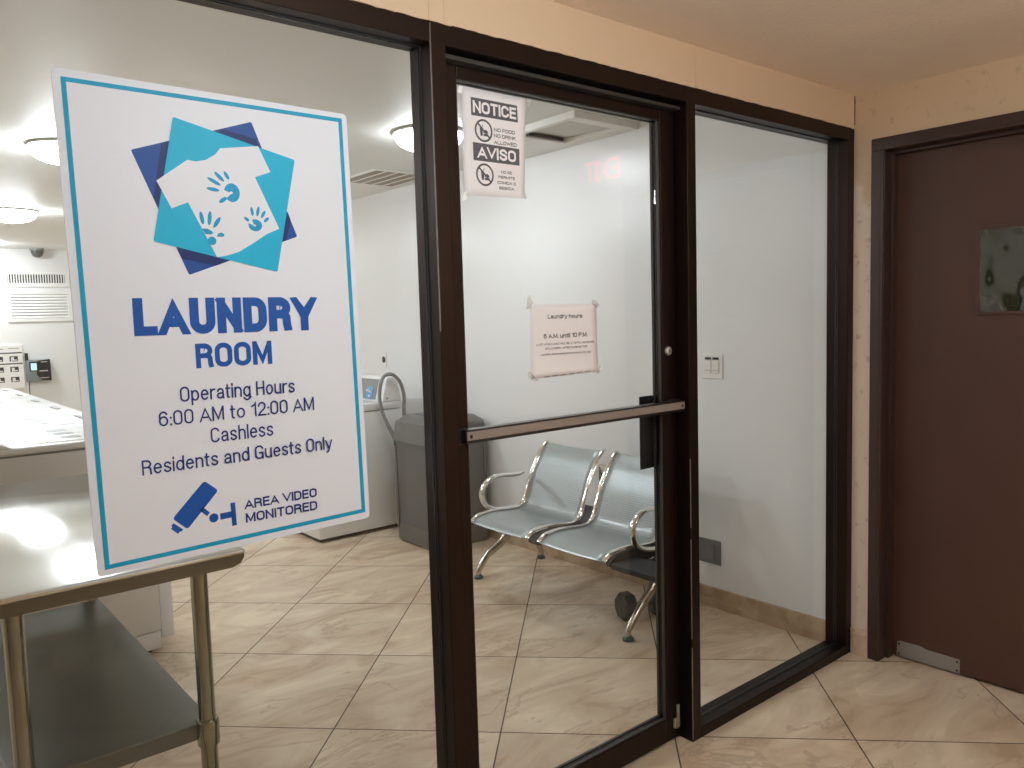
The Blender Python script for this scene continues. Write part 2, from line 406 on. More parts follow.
# --- a plain condensed sans drawn as strokes, so the lettering needs no font file
def AR(cx, cy, rx, ry, a0, a1, n=10):
    return [(cx+rx*math.cos(math.radians(a0+(a1-a0)*i/n)), cy+ry*math.sin(math.radians(a0+(a1-a0)*i/n))) for i in range(n+1)]
XH = .73
def bowl(y0, y1): return AR(.5, (y0+y1)/2, .5, (y1-y0)/2, 90, 450, 24)
def racetrack(y0, y1, k=.26): return AR(.5, y1-k, .5, k, 0, 180)+AR(.5, y0+k, .5, k, 180, 360)+[(1, y1-k)]
GLY = {
 'A': (.66, [[(-.08, -.06), (.5, 1.), (1.08, -.06)], [(.30, .28), (.70, .28)]]),
 'B': (.58, [[(0, 0), (0, 1)], [(0, 1), (.5, 1)]+AR(.55, .765, .36, .235, 90, -90)+[(0, .53)], [(0, .53), (.55, .53)]+AR(.58, .265, .42, .265, 90, -90)+[(0, 0)]]),
 'C': (.60, [AR(.5, .74, .5, .26, 15, 180)+AR(.5, .26, .5, .26, 180, 345)]),
 'D': (.60, [[(0, 0), (0, 1), (.45, 1)]+AR(.5, .68, .5, .32, 80, 0, 6)+AR(.5, .32, .5, .32, 0, -80, 6)+[(.45, 0), (0, 0)]]),
 'E': (.50, [[(1, 1), (0, 1), (0, 0), (1, 0)], [(0, .52), (.9, .52)]]),
 'F': (.48, [[(1, 1), (0, 1), (0, 0)], [(0, .5), (.88, .5)]]),
 'G': (.62, [AR(.5, .74, .5, .26, 15, 180)+AR(.5, .26, .5, .26, 180, 330)+[(1, .45), (.55, .45)], [(1, .45), (1, 0)]]),
 'H': (.60, [[(0, 0), (0, 1)], [(1, 0), (1, 1)], [(0, .52), (1, .52)]]),
 'I': (.0, [[(.5, 0), (.5, 1)]]),
 'K': (.60, [[(0, 0), (0, 1)], [(1.0, 1.05), (.02, .40)], [(.33, .62), (1.06, -.05)]]),
 'L': (.48, [[(0, 1), (0, 0), (1, 0)]]),
 'M': (.76, [[(0, 0), (0, 1)], [(1, 0), (1, 1)], [(.03, 1.04), (.5, .02), (.97, 1.04)]]),
 'N': (.60, [[(0, 0), (0, 1)], [(1, 0), (1, 1)], [(-.01, 1.04), (1.01, -.04)]]),
 'O': (.62, [racetrack(0, 1)]),
 'P': (.56, [[(0, 0), (0, 1), (.5, 1)]+AR(.5, .735, .5, .265, 90, -90)+[(0, .47)]]),
 'R': (.60, [[(0, 0), (0, 1), (.5, 1)]+AR(.5, .75, .47, .25, 90, -90)+[(0, .50)], [(.5, .50)]+AR(.55, .34, .40, .16, 80, 10, 5)+[(.97, .1), (1.0, 0)]]),
 'S': (.58, [AR(.5, .755, .48, .245, 10, 180, 8)+[(.06, .66), (.25, .56), (.75, .46), (.95, .36)]+AR(.5, .245, .5, .245, 0, -170, 8)]),
 'T': (.56, [[(0, 1), (1, 1)], [(.5, 0), (.5, 1)]]),
 'U': (.60, [[(0, 1)]+AR(.5, .28, .5, .28, 180, 360)+[(1, 1)]]),
 'V': (.64, [[(-.08, 1.06), (.5, 0), (1.08, 1.06)]]),
 'W': (.92, [[(-.05, 1.06), (.25, 0), (.5, .95), (.75, 0), (1.05, 1.06)]]),
 'X': (.62, [[(-.05, 1.06), (1.05, -.06)], [(-.05, -.06), (1.05, 1.06)]]),
 'Y': (.64, [[(-.08, 1.08), (.5, .42), (1.08, 1.08)], [(.5, .45), (.5, 0)]]),
 '0': (.54, [racetrack(0, 1)]),
 '1': (.30, [[(1, 0), (1, 1), (.75, .88), (.05, .78)]]),
 '2': (.54, [AR(.5, .73, .48, .27, 175, -20, 10)+[(.85, .5), (.15, .16), (0, 0), (1, 0)]]),
 '6': (.54, [AR(.5, .70, .48, .30, 25, 180)+[(.02, .3)], AR(.5, .32, .5, .32, 0, 360, 24)]),
 '8': (.54, [AR(.5, .77, .44, .23, 0, 360, 20), AR(.5, .27, .5, .27, 0, 360, 20)]),
 'a': (.50, [AR(.5, XH-.2, .44, .2, 170, 0, 8)+[(.94, .12), (1.0, 0)], [(.94, .40), (.55, .38)]+AR(.42, .19, .42, .19, 90, 290, 10)+[(.80, .08), (.94, .20)]]),
 'b': (.52, [bowl(0, XH), [(0, 0), (0, 1)]]),
 'c': (.50, [AR(.5, XH/2, .5, XH/2, 40, 320, 18)]),
 'd': (.52, [bowl(0, XH), [(1, 0), (1, 1)]]),
 'e': (.52, [[(.02, .39), (.98, .39)]+AR(.5, XH/2, .5, XH/2, 5, 315, 18)]),
 'g': (.52, [bowl(0, XH), [(1, XH), (1, -.08)]+AR(.5, -.08, .5, .19, 0, -165, 8)]),
 'h': (.50, [[(0, 0), (0, 1)], AR(.5, XH-.24, .5, .24, 180, 0)+[(1, 0)]]),
 'i': (.0, [[(.5, 0), (.5, XH)], [(.5, .93), (.5, 1.0)]]),
 'k': (.50, [[(0, 0), (0, 1)], [(1., XH+.03), (.02, .27)], [(.35, .45), (1.05, -.04)]]),
 'l': (.0, [[(.5, 0), (.5, 1)]]),
 'm': (.84, [[(0, 0), (0, XH)], AR(.25, XH-.2, .25, .2, 180, 0)+[(.5, 0)], AR(.75, XH-.2, .25, .2, 180, 0)+[(1, 0)]]),
 'n': (.50, [[(0, 0), (0, XH)], AR(.5, XH-.24, .5, .24, 180, 0)+[(1, 0)]]),
 'o': (.52, [bowl(0, XH)]),
 'p': (.52, [bowl(0, XH), [(0, -.27), (0, XH)]]),
 'r': (.30, [[(0, 0), (0, XH)], AR(.9, XH-.30, .9, .30, 175, 80, 6)]),
 's': (.46, [AR(.5, XH-.175, .46, .175, 15, 180, 8)+[(.1, .45), (.5, .37), (.9, .27)]+AR(.5, .18, .5, .18, 0, -165, 8)]),
 't': (.26, [[(.35, .94), (.35, .16)]+AR(.75, .14, .4, .14, 180, 280, 5), [(-.1, XH), (1., XH)]]),
 'u': (.50, [[(0, XH)]+AR(.5, .24, .5, .24, 180, 360)+[(1, .3)], [(1, 0), (1, XH)]]),
 'w': (.76, [[(-.05, XH+.05), (.25, 0), (.5, XH-.05), (.75, 0), (1.05, XH+.05)]]),
 'y': (.50, [[(-.06, XH+.05), (.52, .0)], [(1.06, XH+.05), (.45, -.16), (.30, -.25), (.08, -.25)]]),
 '.': (.0, [[(.5, 0), (.5, .03)]]), ',': (.0, [[(.5, .03), (.4, -.12)]]), ':': (.0, [[(.5, 0), (.5, .03)], [(.5, .55), (.5, .58)]]),
}
def ribbon(pts, s):
    """mitred strip of width s along the points, square ends"""
    P = [Vector(p) for p in pts]; n = len(P)
    closed = (P[0]-P[-1]).length < 1e-6
    if closed: P = P[:-1]; n -= 1
    Lq, Rq = [], []
    for i in range(n):
        a = P[i-1] if (i > 0 or closed) else None; c = P[(i+1) % n] if (i < n-1 or closed) else None
        d0 = (P[i]-a).normalized() if a is not None else None; d1 = (c-P[i]).normalized() if c is not None else None
        q = P[i].copy()
        if d0 is None: nn = Vector((-d1.y, d1.x)); k = s/2; q -= d1*s/2
        elif d1 is None: nn = Vector((-d0.y, d0.x)); k = s/2; q += d0*s/2
        else:
            n0 = Vector((-d0.y, d0.x)); n1 = Vector((-d1.y, d1.x)); nn = n0+n1
            if nn.length < .35: nn = n0
            nn.normalize(); k = s/2/max(.32, nn.dot(n0))
        Lq.append(q+nn*k); Rq.append(q-nn*k)
    out = []
    for i in range(n if closed else n-1):
        j = (i+1) % n; out.append((Lq[i], Lq[j], Rq[j], Rq[i]))
    return out

def lettering(mb, s, x0, x1, z0, cap, plane, at, bold=.13, flip=1, z1=None):
    """one line of capitals-height cap from x0 to x1 on a vertical plane; bold = stroke width / cap height"""
    sw = bold*cap; gap = cap*max(.045, .17-.4*bold); lift = 0.; adv = 0.; place = []
    for ch in s:
        if ch == ' ': adv += .38*cap; continue
        w = GLY[ch][0]*cap*(1+.35*bold); adv_w = w+sw
        place.append((ch, adv, w)); adv += adv_w+gap
    total = adv-gap; sx = abs(x1-x0)/total; sg_ = 1 if x1 > x0 else -1
    for ch, a, w in place:
        low = ch in 'acegmnoprsuwy'
        for stroke in GLY[ch][1]:
            pp = []
            for gx, gy in stroke:
                if GLY[ch][0] == 0: X = (a+sw/2)*sx + (gx-.5)*cap*.2
                else: X = a*sx+sw/2+gx*((w+sw)*sx-sw)
                if gy < 0 and not low: Y = gy*cap+sw/2
                elif gy < 0: Y = gy*cap+sw/2
                elif ch.isupper() or ch.isdigit(): Y = gy*cap+sw/2-sw*gy
                else: Y = gy*cap+sw/2-sw*min(1, gy/XH)
                pp.append((X, Y))
            lo = 0 if (ch.isupper() or ch in 'kwx') else -cap
            lift += 3e-5
            for q in ribbon(pp, sw):
                lift += 4e-6
                vs = []
                for v in q:
                    yy = min(max(v.y, lo), cap) if (ch.isupper() or ch in 'bdhkl') else (min(v.y, cap*XH) if ch in 'wy' else max(v.y, lo))
                    u = x0+sg_*v.x; zz = z0+yy+((z1-z0)*v.x/(total*sx) if z1 is not None else 0)
                    vs.append(mb.bm.verts.new((u, at-lift, zz) if plane == 'y' else (at-lift, u, zz)))
                try: f = mb.bm.faces.new(vs); f.material_index = mb.mi
                except ValueError: pass

def flat(mb, pts, y, th=.0006):
    mb.prism(pts, 'y', y-th, y)

def ellipse(cx, cy, rx, ry, ang=0, n=24, a0=0, a1=360):
    out = []; c, s = math.cos(math.radians(ang)), math.sin(math.radians(ang))
    for i in range(n):
        a = math.radians(a0+(a1-a0)*i/n); x, y = rx*math.cos(a), ry*math.sin(a)
        out.append((cx+x*c-y*s, cy+x*s+y*c))
    return out

def capsule_leaf(p, q, w):
    """pointed-oval finger print from p to q"""
    cx, cy = (p[0]+q[0])/2, (p[1]+q[1])/2; dx, dy = q[0]-p[0], q[1]-p[1]
    L_ = math.hypot(dx, dy); a = math.degrees(math.atan2(dy, dx))
    return ellipse(cx, cy, L_/2, w/2, a, 16)

# ------------------------------------------------------------------ camera (matched to the photograph)
f_px = 797.1
cam = bpy.data.cameras.new('camera'); co = bpy.data.objects.new('camera', cam); COL.objects.link(co)
cam.sensor_fit = 'HORIZONTAL'; cam.sensor_width = 36.; cam.lens = f_px*36./1024.; cam.clip_start = .02
Rm = ((0.7704374, -0.6368616, -0.0288695), (-0.0754350, -0.0461034, -0.9960844), (0.6330369, 0.7695984, -0.0835614))
right, down, fwd = [Vector(r) for r in Rm]
mw = Matrix((right, -down, -fwd)).transposed().to_4x4(); mw.translation = Vector((-3.149, -1.627, 1.45))
co.matrix_world = mw
scn.camera = co

# ------------------------------------------------------------------ room dimensions
CZ, LZ = 2.29, 2.42            # corridor and laundry ceilings
XL, YB, YF = -6.2, -3.4, 9.4   # left wall, wall behind, far laundry wall
IW = .02                       # inner right wall plane
GY = .0455                     # front of the fixed panes

def struct(o, label=None, cat=None): return tag(o, label, cat, None, 'structure')

b = MB(); b.box((XL-.2, YB-.2, -.1), (.3, YF+.2, 0)); struct(b.build('floor', M['tile']), 'beige marble-look floor tiles laid diagonally with thin dark joints', 'floor')
b = MB(); b.box((XL-.2, YB-.2, CZ), (.3, .0, CZ+.08)); struct(b.build('ceiling', M['ceiling']), 'rough textured corridor ceiling in front of the glass', 'ceiling')
b = MB(); b.box((XL-.2, .14, LZ), (.3, YF+.2, LZ+.08)); struct(b.build('ceiling', M['white_ceiling']), 'smooth white ceiling of the laundry room', 'ceiling')

# bulkhead above the storefront: corridor side beige with a ragged paint edge over the bronze header
b = MB(); b.box((XL-.2, 0.0, 2.161), (.0, .14, LZ+.08), 0)
xs = XL; edge = []
while xs < -.02:
    edge.append((xs, 2.160+random.choice((0, 0, .001, -.001))+random.uniform(-.0012, .0012))); xs += random.uniform(.004, .03)
edge.append((0., 2.158))
b.prism(edge+[(0., CZ), (XL, CZ)], 'y', -.0025, .0)
b.box((-1.0215, -.004, 2.160), (-1.0185, -.002, CZ)); b.box((-2.036, -.004, 2.16), (-2.033, -.002, CZ)); b.box((-1.992, -.0035, 2.16), (-1.99, -.002, CZ))
b.mi = 1; b.box((XL-.2, .1401, 2.161), (.02, .143, LZ))
struct(b.build('wall_front', [M['beige'], M['white_wall']]), 'beige painted wall strip above the glass partition', 'wall')

# right corridor wall with the doorway of the brown door
DY0, DY1, DZ = -.122, -1.045, 2.055        # leaf edges, top
b = MB(); b.box((0, -.08, 0), (.25, .0, CZ)); b.box((0, DY1-.045, 2.10), (.25, -.08, CZ)); b.box((0, YB-.2, 0), (.25, DY1-.045, CZ))
struct(b.build('wall_right', M['beige_worn']), 'worn beige corridor wall around the brown door', 'wall')
b = MB(); b.box((XL-.2, YB-.2, 0), (.25, YB, CZ)); struct(b.build('wall_back', M['beige']), 'beige corridor wall opposite the glass partition', 'wall')
b = MB(); b.box((XL-.2, YB, 0), (XL, .0, CZ)); struct(b.build('wall_left', M['pale_wall']), 'pale wall at the left end of the corridor', 'wall')
b = MB(); b.box((IW, .0, 0), (.25, YF+.2, LZ)); struct(b.build('wall_inner_right', M['white_wall']), 'white laundry wall behind the metal bench', 'wall')
b = MB(); b.box((XL, YF, 0), (IW, YF+.2, LZ)); struct(b.build('wall_inner_far', M['white_wall']), 'white far laundry wall with vents', 'wall')
b = MB(); b.box((XL-.2, .14, 0), (XL, YF+.2, LZ)); struct(b.build('wall_inner_left', M['white_wall']), 'white left wall of the laundry room', 'wall')

# baseboards
b = MB(); y = .10
for L_ in (.33, .30, .33, .29, .31, .33, .31, .3, .33, .3, .33, .31, .3, .33, .3):
    b.box((IW-.013, y+.0012, 0), (IW+.001, y+L_-.0012, .1)); y += L_
b.box((IW-.011, .1, 0), (IW+.001, y, .099))
struct(b.build('baseboard_inner_right', M['stone_base'], bevel=.0015), 'tan stone tile skirting along the white laundry wall', 'baseboard')
b = MB(); b.box((-.012, -.076, 0), (.001, -.003, .078)); b.box((-.015, -.076, .079), (.001, -.003, .086)); b.box((-.013, -.076, .087), (.001, -.003, .102)); b.box((-.016, -.076, .103), (.001, -.003, .112))
struct(b.build('baseboard_right', M['stone_pale'], bevel=.0015), 'short piece of worn tan tile skirting in the corridor corner', 'baseboard')

# ------------------------------------------------------------------ storefront frame
MD = .092    # frame depth
def mull(x0, x1, z1, label):
    b = MB(); b.box((x0, 0, 0), (x1, MD, z1))
    return struct(b.build('trim_1', M['bronze'], bevel=.0025), label, 'frame post')
mull(-2.0335, -1.988, 2.161, 'dark bronze frame post between the large pane and the glass door').name = 'trim_1'
mull(-1.064, -1.019, 2.161, 'dark bronze frame post between glass door and right side pane').name = 'trim_2'
mull(-.045, -.0005, 2.161, 'dark bronze frame post at the beige corner').name = 'trim_3'
# paint rubbed off the front edges of two posts
for post, x, runs in (('trim_1', -2.0335, ((1.42, 2.155),)), ('trim_2', -1.064, ((.01, .33), (.36, .70), (.74, .97)))):
    for z0, z1 in runs:
        b = MB(); b.prism([(x-.0006, -.0006), (x+.0022, -.0006), (x+.0018, .001), (x-.0006, .0022)], 'z', z0, z1)
        o = b.build('worn_edge', M['worn'], bpy.data.objects[post]); tag(o, 'pale edge where the dark paint has rubbed off')
mull(-4.5, -4.455, 2.161, 'dark bronze frame post at the left end of the large pane').name = 'trim_4'
b = MB(); b.box((XL, 0, 2.111), (-2.0335, MD, 2.161)); struct(b.build('trim_5', M['bronze'], bevel=.002), 'dark bronze header over the large pane', 'frame header')
b = MB(); b.box((-1.988, 0, 2.111), (-1.064, MD, 2.161)); struct(b.build('trim_6', M['bronze'], bevel=.002), 'dark bronze header over the glass door', 'frame header')
b = MB(); b.box((-1.019, 0, 2.111), (-.045, MD, 2.161)); struct(b.build('trim_7', M['bronze'], bevel=.002), 'dark bronze header over the right side pane', 'frame header')
b = MB(); b.box((-1.019, 0, 0), (-.045, MD, .038)); struct(b.build('trim_8', M['bronze'], bevel=.003), 'dark bronze sill under the right side pane', 'frame sill')
b = MB(); b.box((-4.455, 0, 0), (-2.0335, MD, .038)); struct(b.build('trim_9', M['bronze'], bevel=.003), 'dark bronze sill under the large pane', 'frame sill')
b = MB(); b.box((XL, 0.0, 0), (-4.5, .12, 2.111)); struct(b.build('wall_front_left', M['beige']), 'beige wall left of the glass partition', 'wall')

def window(n, x0, x1, z0, z1, label):
    w = root('window_%d' % n, ((x0+x1)/2, GY, z0)); struct(w, label, 'window')
    b = MB(); b.box((x0+.004, GY, z0+.004), (x1-.004, GY+.006, z1-.004)); b.build('pane', M['glass'], w)
    # thin black glazing groove either side of the pane
    for y0, y1 in ((GY-.0042, GY-.0004), (GY+.0064, GY+.010)):
        b = MB(); g = .0025
        for (p, q) in (((x0, y0, z0+g), (x0+g, y1, z1-g)), ((x1-g, y0, z0+g), (x1, y1, z1-g)), ((x0, y0, z1-g), (x1, y1, z1)), ((x0, y0, z0), (x1, y1, z0+g))): b.box(p, q)
        b.build('gasket', M['gasket'], w)
    return w
window(1, -4.455, -2.0335, .038, 2.111, 'large fixed glass pane behind the laundry sign')
window(2, -1.019, -.045, .038, 2.111, 'narrow fixed glass side pane between glass door and corner')

# ------------------------------------------------------------------ glass door
FY = .050; BY = .094; DG = .069          # leaf faces, front of the door pane
LX0, LX1 = -1.983, -1.070
d = root('door_1', ((LX0+LX1)/2, FY, 0)); struct(d, 'glass door in a dark bronze frame with a push bar', 'door')
IX0, IX1, IZ0, IZ1 = -1.923, -1.137, .088, 2.058
b = MB(); b.box((LX0, FY, .008), (IX0, BY, 2.088)); b.build('stile', M['bronze'], d, bevel=.003)
b = MB(); b.box((IX1, FY, .008), (LX1, BY, 2.088)); b.build('stile', M['bronze'], d, bevel=.003)
b = MB(); b.box((IX0, FY, IZ1), (IX1, BY, 2.088)); b.build('rail', M['bronze'], d, bevel=.003)
b = MB(); b.box((IX0, FY, .008), (IX1, BY, IZ0)); b.build('rail', M['bronze'], d, bevel=.003)
b = MB(); b.box((IX0+.002, DG, IZ0+.002), (IX1-.002, DG+.006, IZ1-.002)); b.build('pane', M['glass'], d)
b = MB()
for y0, y1, q in ((FY+.004, DG-.004, .004), (DG+.010, BY-.004, .004)):
    b.box((IX0, y0, IZ0+q), (IX0+q, y1, IZ1-q)); b.box((IX1-q, y0, IZ0+q), (IX1, y1, IZ1-q))
    b.box((IX0, y0, IZ1-q), (IX1, y1, IZ1)); b.box((IX0, y0, IZ0), (IX1, y1, IZ0+q))
b.build('glazing_bead', M['bronze_stop'], d, bevel=.0015)
# push bar: dark channel with a worn tan face, screwed at the end
b = MB(); b.box((-1.957, .012, 1.128), (-1.074, .046, 1.164))
pb = b.build('push_bar', M['black_metal'], d, bevel=.003); tag(pb, 'horizontal push bar with worn tan metal face')
b = MB(); b.box((-1.956, .009, 1.137), (-1.077, .013, 1.1595)); b.build('face_strip', M['tan_metal'], pb, bevel=.001)
b = MB(); b.lathe([(.005, -.0015), (.005, 0)], (-1.944, .0095, 1.147), 'y', 12); b.lathe([(.005, -.0015), (.005, 0)], (-1.09, .0095, 1.147), 'y', 12); b.build('screw', M['black_metal'], pb)
b = MB(); b.box((-1.975, .03, 1.125), (-1.94, FY, 1.168)); b.box((-1.125, .03, 1.125), (-1.075, FY, 1.168)); b.build('mounting_bracket', M['black_metal'], pb, bevel=.002)
# lock cylinder
b = MB(); b.lathe([(.0, -.006), (.009, -.006), (.0135, -.004), (.015, 0), (.015, .004)], (-1.110, FY-.002, 1.326), 'y', 24)
lc = b.build('lock_cylinder', M['nickel'], d, smooth=40)
b = MB(); b.box((-1.112, FY-.009, 1.321), (-1.108, FY-.007, 1.331)); b.build('keyhole', M['black'], lc)
# black pull plate on the room side
b = MB(); b.rbox((-1.200, BY, .941), (-1.090, BY+.004, 1.181), .0018); b.rbox((-1.120, BY+.004, .96), (-1.095, BY+.028, 1.16), .003)
tag(b.build('pull_plate', M['black'], d), 'tall black pull plate on the inside of the door')
# worn latch at the bottom of the lock stile
b = MB(); b.rbox((-1.090, FY-.008, .045), (-1.079, FY, .125), .002); b.rbox((-1.108, FY-.010, .048), (-1.091, FY, .082), .003)
lt = b.build('floor_latch', M['nickel'], d); tag(lt, 'scratched metal latch at the foot of the door')
b = MB(); b.tube([(-1.100, FY-.012, .05), (-1.099, FY-.014, .075), (-1.092, FY-.012, .10)], .004, 8); b.build('latch_lever', M['brass'], lt, smooth=40)
# stop strip in the head gap above the leaf
b = MB(); b.box((-1.988, .026, 2.0915), (-1.064, .056, 2.102)); b.box((-1.988, .060, 2.0915), (-1.064, .09, 2.111))
struct(b.build('trim_10', M['bronze_stop'], bevel=.001), 'thin grey stop strip in the gap over the glass door', 'door stop')

# ------------------------------------------------------------------ brown door at the right
d2 = root('door_2', (.09, (DY0+DY1)/2, 0)); struct(d2, 'dark brown door with a small window at the right', 'door')
b = MB(); b.box((.09, DY1+.003, .009), (.132, DY0-.003, DZ-.003)); b.build('leaf', M['door_brown'], d2, bevel=.002)
b = MB()
for (y0, y1, yj) in ((-.074, DY0, -.080), (DY1, DY1-.048, DY1-.045)):
    ja, jb = (DY0, -.080) if y0 == -.074 else (DY1, DY1-.045)
    b.box((-.012, y0, 0), (-.0005, y1, DZ-.0005)); b.box((0, ja, 0), (.135, jb, DZ-.0005))
b.box((-.012, -.074, DZ), (-.0005, DY1-.048, 2.103)); b.box((0, -.080, DZ), (.135, DY1-.045, 2.0995))
cs = b.build('casing', M['casing_brown'], d2, bevel=.003)
b = MB(); b.box((-.0145, -.108, 0), (-.0122, -.112, DZ+.0095)); b.box((-.0145, -.108, DZ+.01), (-.0122, DY1-.015, DZ+.014)); b.box((.05, DY0-.012, 0), (.088, DY0-.0005, DZ-.0125)); b.box((.05, DY0-.0005, DZ-.012), (.088, DY1+.0005, DZ-.001))
b.build('stop_bead', M['casing_brown'], cs, bevel=.0015)
WY0, WY1, WZ0, WZ1 = -.437, -.745, 1.42, 1.72
b = MB(); b.box((.082, WY1-.012, WZ0-.012), (.0905, WY1, WZ1+.012)); b.box((.082, WY0, WZ0-.012), (.0905, WY0+.012, WZ1+.012)); b.box((.082, WY1, WZ0-.012), (.0905, WY0, WZ0)); b.box((.082, WY1, WZ1), (.0905, WY0, WZ1+.012))
vf = b.build('vision_frame', M['door_brown'], d2, bevel=.002)
b = MB(); b.box((.086, WY1, WZ0), (.0905, WY0, WZ1)); tag(b.build('vision_glass', M['wavy'], vf), 'dark wavy glass of the small door window')
b = MB(); kp = [(-.150, .008), (-.152, .069), (-.165, .074), (-.25, .0745), (-.265, .068), (-.395, .0665), (-.395, .009)]
b.prism(kp, 'x', .0865, .0897); kk = b.build('kick_plate', M['kick'], d2, bevel=.001); tag(kk, 'dull metal patch plate at the foot of the brown door')
b = MB()
for (yy, zz) in ((-.160, .02), (-.160, .06), (-.385, .02), (-.385, .055)): b.lathe([(.0045, 0), (.003, -.002)], (.0866, yy, zz), 'x', 10)
b.build('screw', M['black_metal'], kk)
b = MB(); b.lathe([(.011, -.05), (.011, 0)], (.09, -.98, 1.0), 'x', 14); b.tube([(.04, -.98, 1.0), (.038, -.93, 1.0), (.038, -.87, 1.0)], .009, 10); b.lathe([(.03, -.006), (.03, 0)], (.09, -.98, 1.0), 'x', 20)
b.build('handle', M['nickel'], d2, smooth=40)
# rust and paint flecks at the corner
b = MB()
cr = [(2.171+i*.0115, random.uniform(-.0012, .0012)) for i in range(11)]
b.prism([(-.0025+w, z) for z, w in cr]+[(-.0065-abs(w)*1.5, z) for z, w in reversed(cr)], 'y', -.004, -.0026)
struct(b.build('trim_11', plain('rust_brown_crack', (.10, .035, .015), .8)), 'thin rusty crack in the wall corner', 'crack')

# ------------------------------------------------------------------ laundry sign on the big pane
SY = .084
SF = SY-.005         # printed face
sg = root('laundry_sign', (-2.52, SY, .97)); tag(sg, 'large white laundry room sign with teal border on the left glass pane', 'sign')
def rounded(pts, r, n=5):
    out = []
    for i, p in enumerate(pts):
        p = Vector(p); a = (Vector(pts[i-1])-p).normalized(); c = (Vector(pts[(i+1) % len(pts)])-p).normalized()
        for k in range(n+1):
            t = k/n; q0 = p+a*r; q1 = p+c*r
            out.append(tuple((1-t)**2*q0+2*t*(1-t)*p+t*t*q1))
    return out
quad = [(-2.8135, .9635), (-2.2075, .9725), (-2.2225, 1.932), (-2.8285, 1.937)]
b = MB(); b.prism(rounded(quad, .012), 'y', SF, SY); b.build('board', M['sign'], sg)
o4 = [(-2.7995, .9760), (-2.2195, .9880), (-2.2352, 1.9208), (-2.8140, 1.9218)]
i4 = [(-2.7905, .9850), (-2.2293, .9970), (-2.2440, 1.9120), (-2.8052, 1.9133)]
b = MB()
for k in range(4):
    flat(b, [o4[k], o4[(k+1) % 4], i4[(k+1) % 4], i4[k]], SF)
b.build('border', M['sign_teal'], sg)
navy = [(-2.6995, 1.7998), (-2.4521, 1.8853), (-2.3599, 1.6445), (-2.6022, 1.5562)]
cyan = [(-2.6152, 1.8741), (-2.3571, 1.8139), (-2.4110, 1.5649), (-2.6682, 1.6228)]
e = .0004
b = MB(); b.mi = 0; flat(b, rounded(navy, .004, 3), SF)
b.mi = 1
for q in ([(-2.6412, 1.8199), (-2.6262, 1.8255), (-2.6552, 1.690), (-2.6625, 1.7080)], [(-2.5341, 1.8555), (-2.5166, 1.8625), (-2.4441, 1.8497), (-2.4388, 1.8338)],
          [(-2.3797, 1.698), (-2.3739, 1.6810), (-2.3865, 1.6348), (-2.3988, 1.6302)], [(-2.6243, 1.6128), (-2.5185, 1.5868), (-2.5465, 1.5762), (-2.6151, 1.589)]):
    flat(b, q, SF-.0006, e)
b.mi = 2; flat(b, rounded(cyan, .004, 3), SF-.001, e)
shirt = [(-2.6554, 1.7436), (-2.5924, 1.7908), (-2.5756, 1.7892), (-2.5544, 1.7945), (-2.5348, 1.8073), (-2.5230, 1.8217), (-2.4408, 1.8351), (-2.4156, 1.7821), (-2.4513, 1.7682), (-2.4020, 1.6602), (-2.4326, 1.6464), (-2.465, 1.625), (-2.4957, 1.6065), (-2.5207, 1.5985), (-2.5427, 1.5941), (-2.5959, 1.7048), (-2.6292, 1.6902)]
b.mi = 3; flat(b, shirt, SF-.0014, e)
b.build('shirt_emblem', [M['sign_navy'], M['sign_dark'], M['sign_cyan'], M['sign']], sg)
b = MB(); HF = SF-.0018
def fingers(fs, w):
    for p, q in fs: flat(b, capsule_leaf(p, q, w), HF, e)
def hand_done(): b.build('hand_print', M['sign_hand'], sg); return MB()
fingers([((-2.5565, 1.7366), (-2.5299, 1.7333)), ((-2.5540, 1.7585), (-2.5267, 1.7445)), ((-2.5385, 1.7715), (-2.5190, 1.7529)), ((-2.5180, 1.7745), (-2.5083, 1.7580))], .0078)
flat(b, capsule_leaf((-2.5155, 1.7200), (-2.5320, 1.7085), .0085), HF, e)
def palm(cx, cy, r, a0, a1, r_in, ex, ey):
    """thick crescent palm: an outer arc and a hooked inner notch"""
    o = ellipse(cx, cy, r*ex, r*ey, 0, 28, a0, a1)
    i_ = ellipse(cx-.1*r, cy-.02*r, r_in, r_in*.8, 0, 10, a1, a0)
    flat(b, o+i_, HF, e)
palm(-2.5035, 1.7310, .0168, -140, 178, .0035, 1., 1.17); b = hand_done()
palm(-2.4562, 1.6648, .0140, -198, 128, .0028, 1.08, .92)
fingers([((-2.4801, 1.681), (-2.4695, 1.6731)), ((-2.4633, 1.704), (-2.4605, 1.6846)), ((-2.4463, 1.7056), (-2.4512, 1.6842)), ((-2.4322, 1.6972), (-2.4424, 1.6814)), ((-2.4250, 1.6830), (-2.4365, 1.6727))], .0068); b = hand_done()
fingers([((-2.5722, 1.6874), (-2.5680, 1.6612)), ((-2.5518, 1.6893), (-2.5560, 1.6600)), ((-2.5315, 1.6780), (-2.5468, 1.6556))], .0085)
flat(b, [(-2.5708, 1.6525), (-2.5604, 1.6528), (-2.5509, 1.6486), (-2.5478, 1.6445), (-2.5540, 1.6408), (-2.5645, 1.6415)], HF, e)
flat(b, ellipse(-2.5515, 1.6279, .0088, .0088), HF, e)
flat(b, [(-2.5418, 1.6368), (-2.5370, 1.6445), (-2.5300, 1.6460), (-2.5249, 1.6424), (-2.5262, 1.6375)], HF, e)
hand_done()
TF = SF-.0005
b = MB(); lettering(b, 'LAUNDRY', -2.7160, -2.3250, 1.4338, .0755, 'y', TF, .25); b.build('heading', M['sign_blue'], sg)
b = MB(); lettering(b, 'ROOM', -2.5995, -2.4340, 1.3622, .0515, 'y', TF, .20)
b.build('heading', M['sign_blue'], sg)
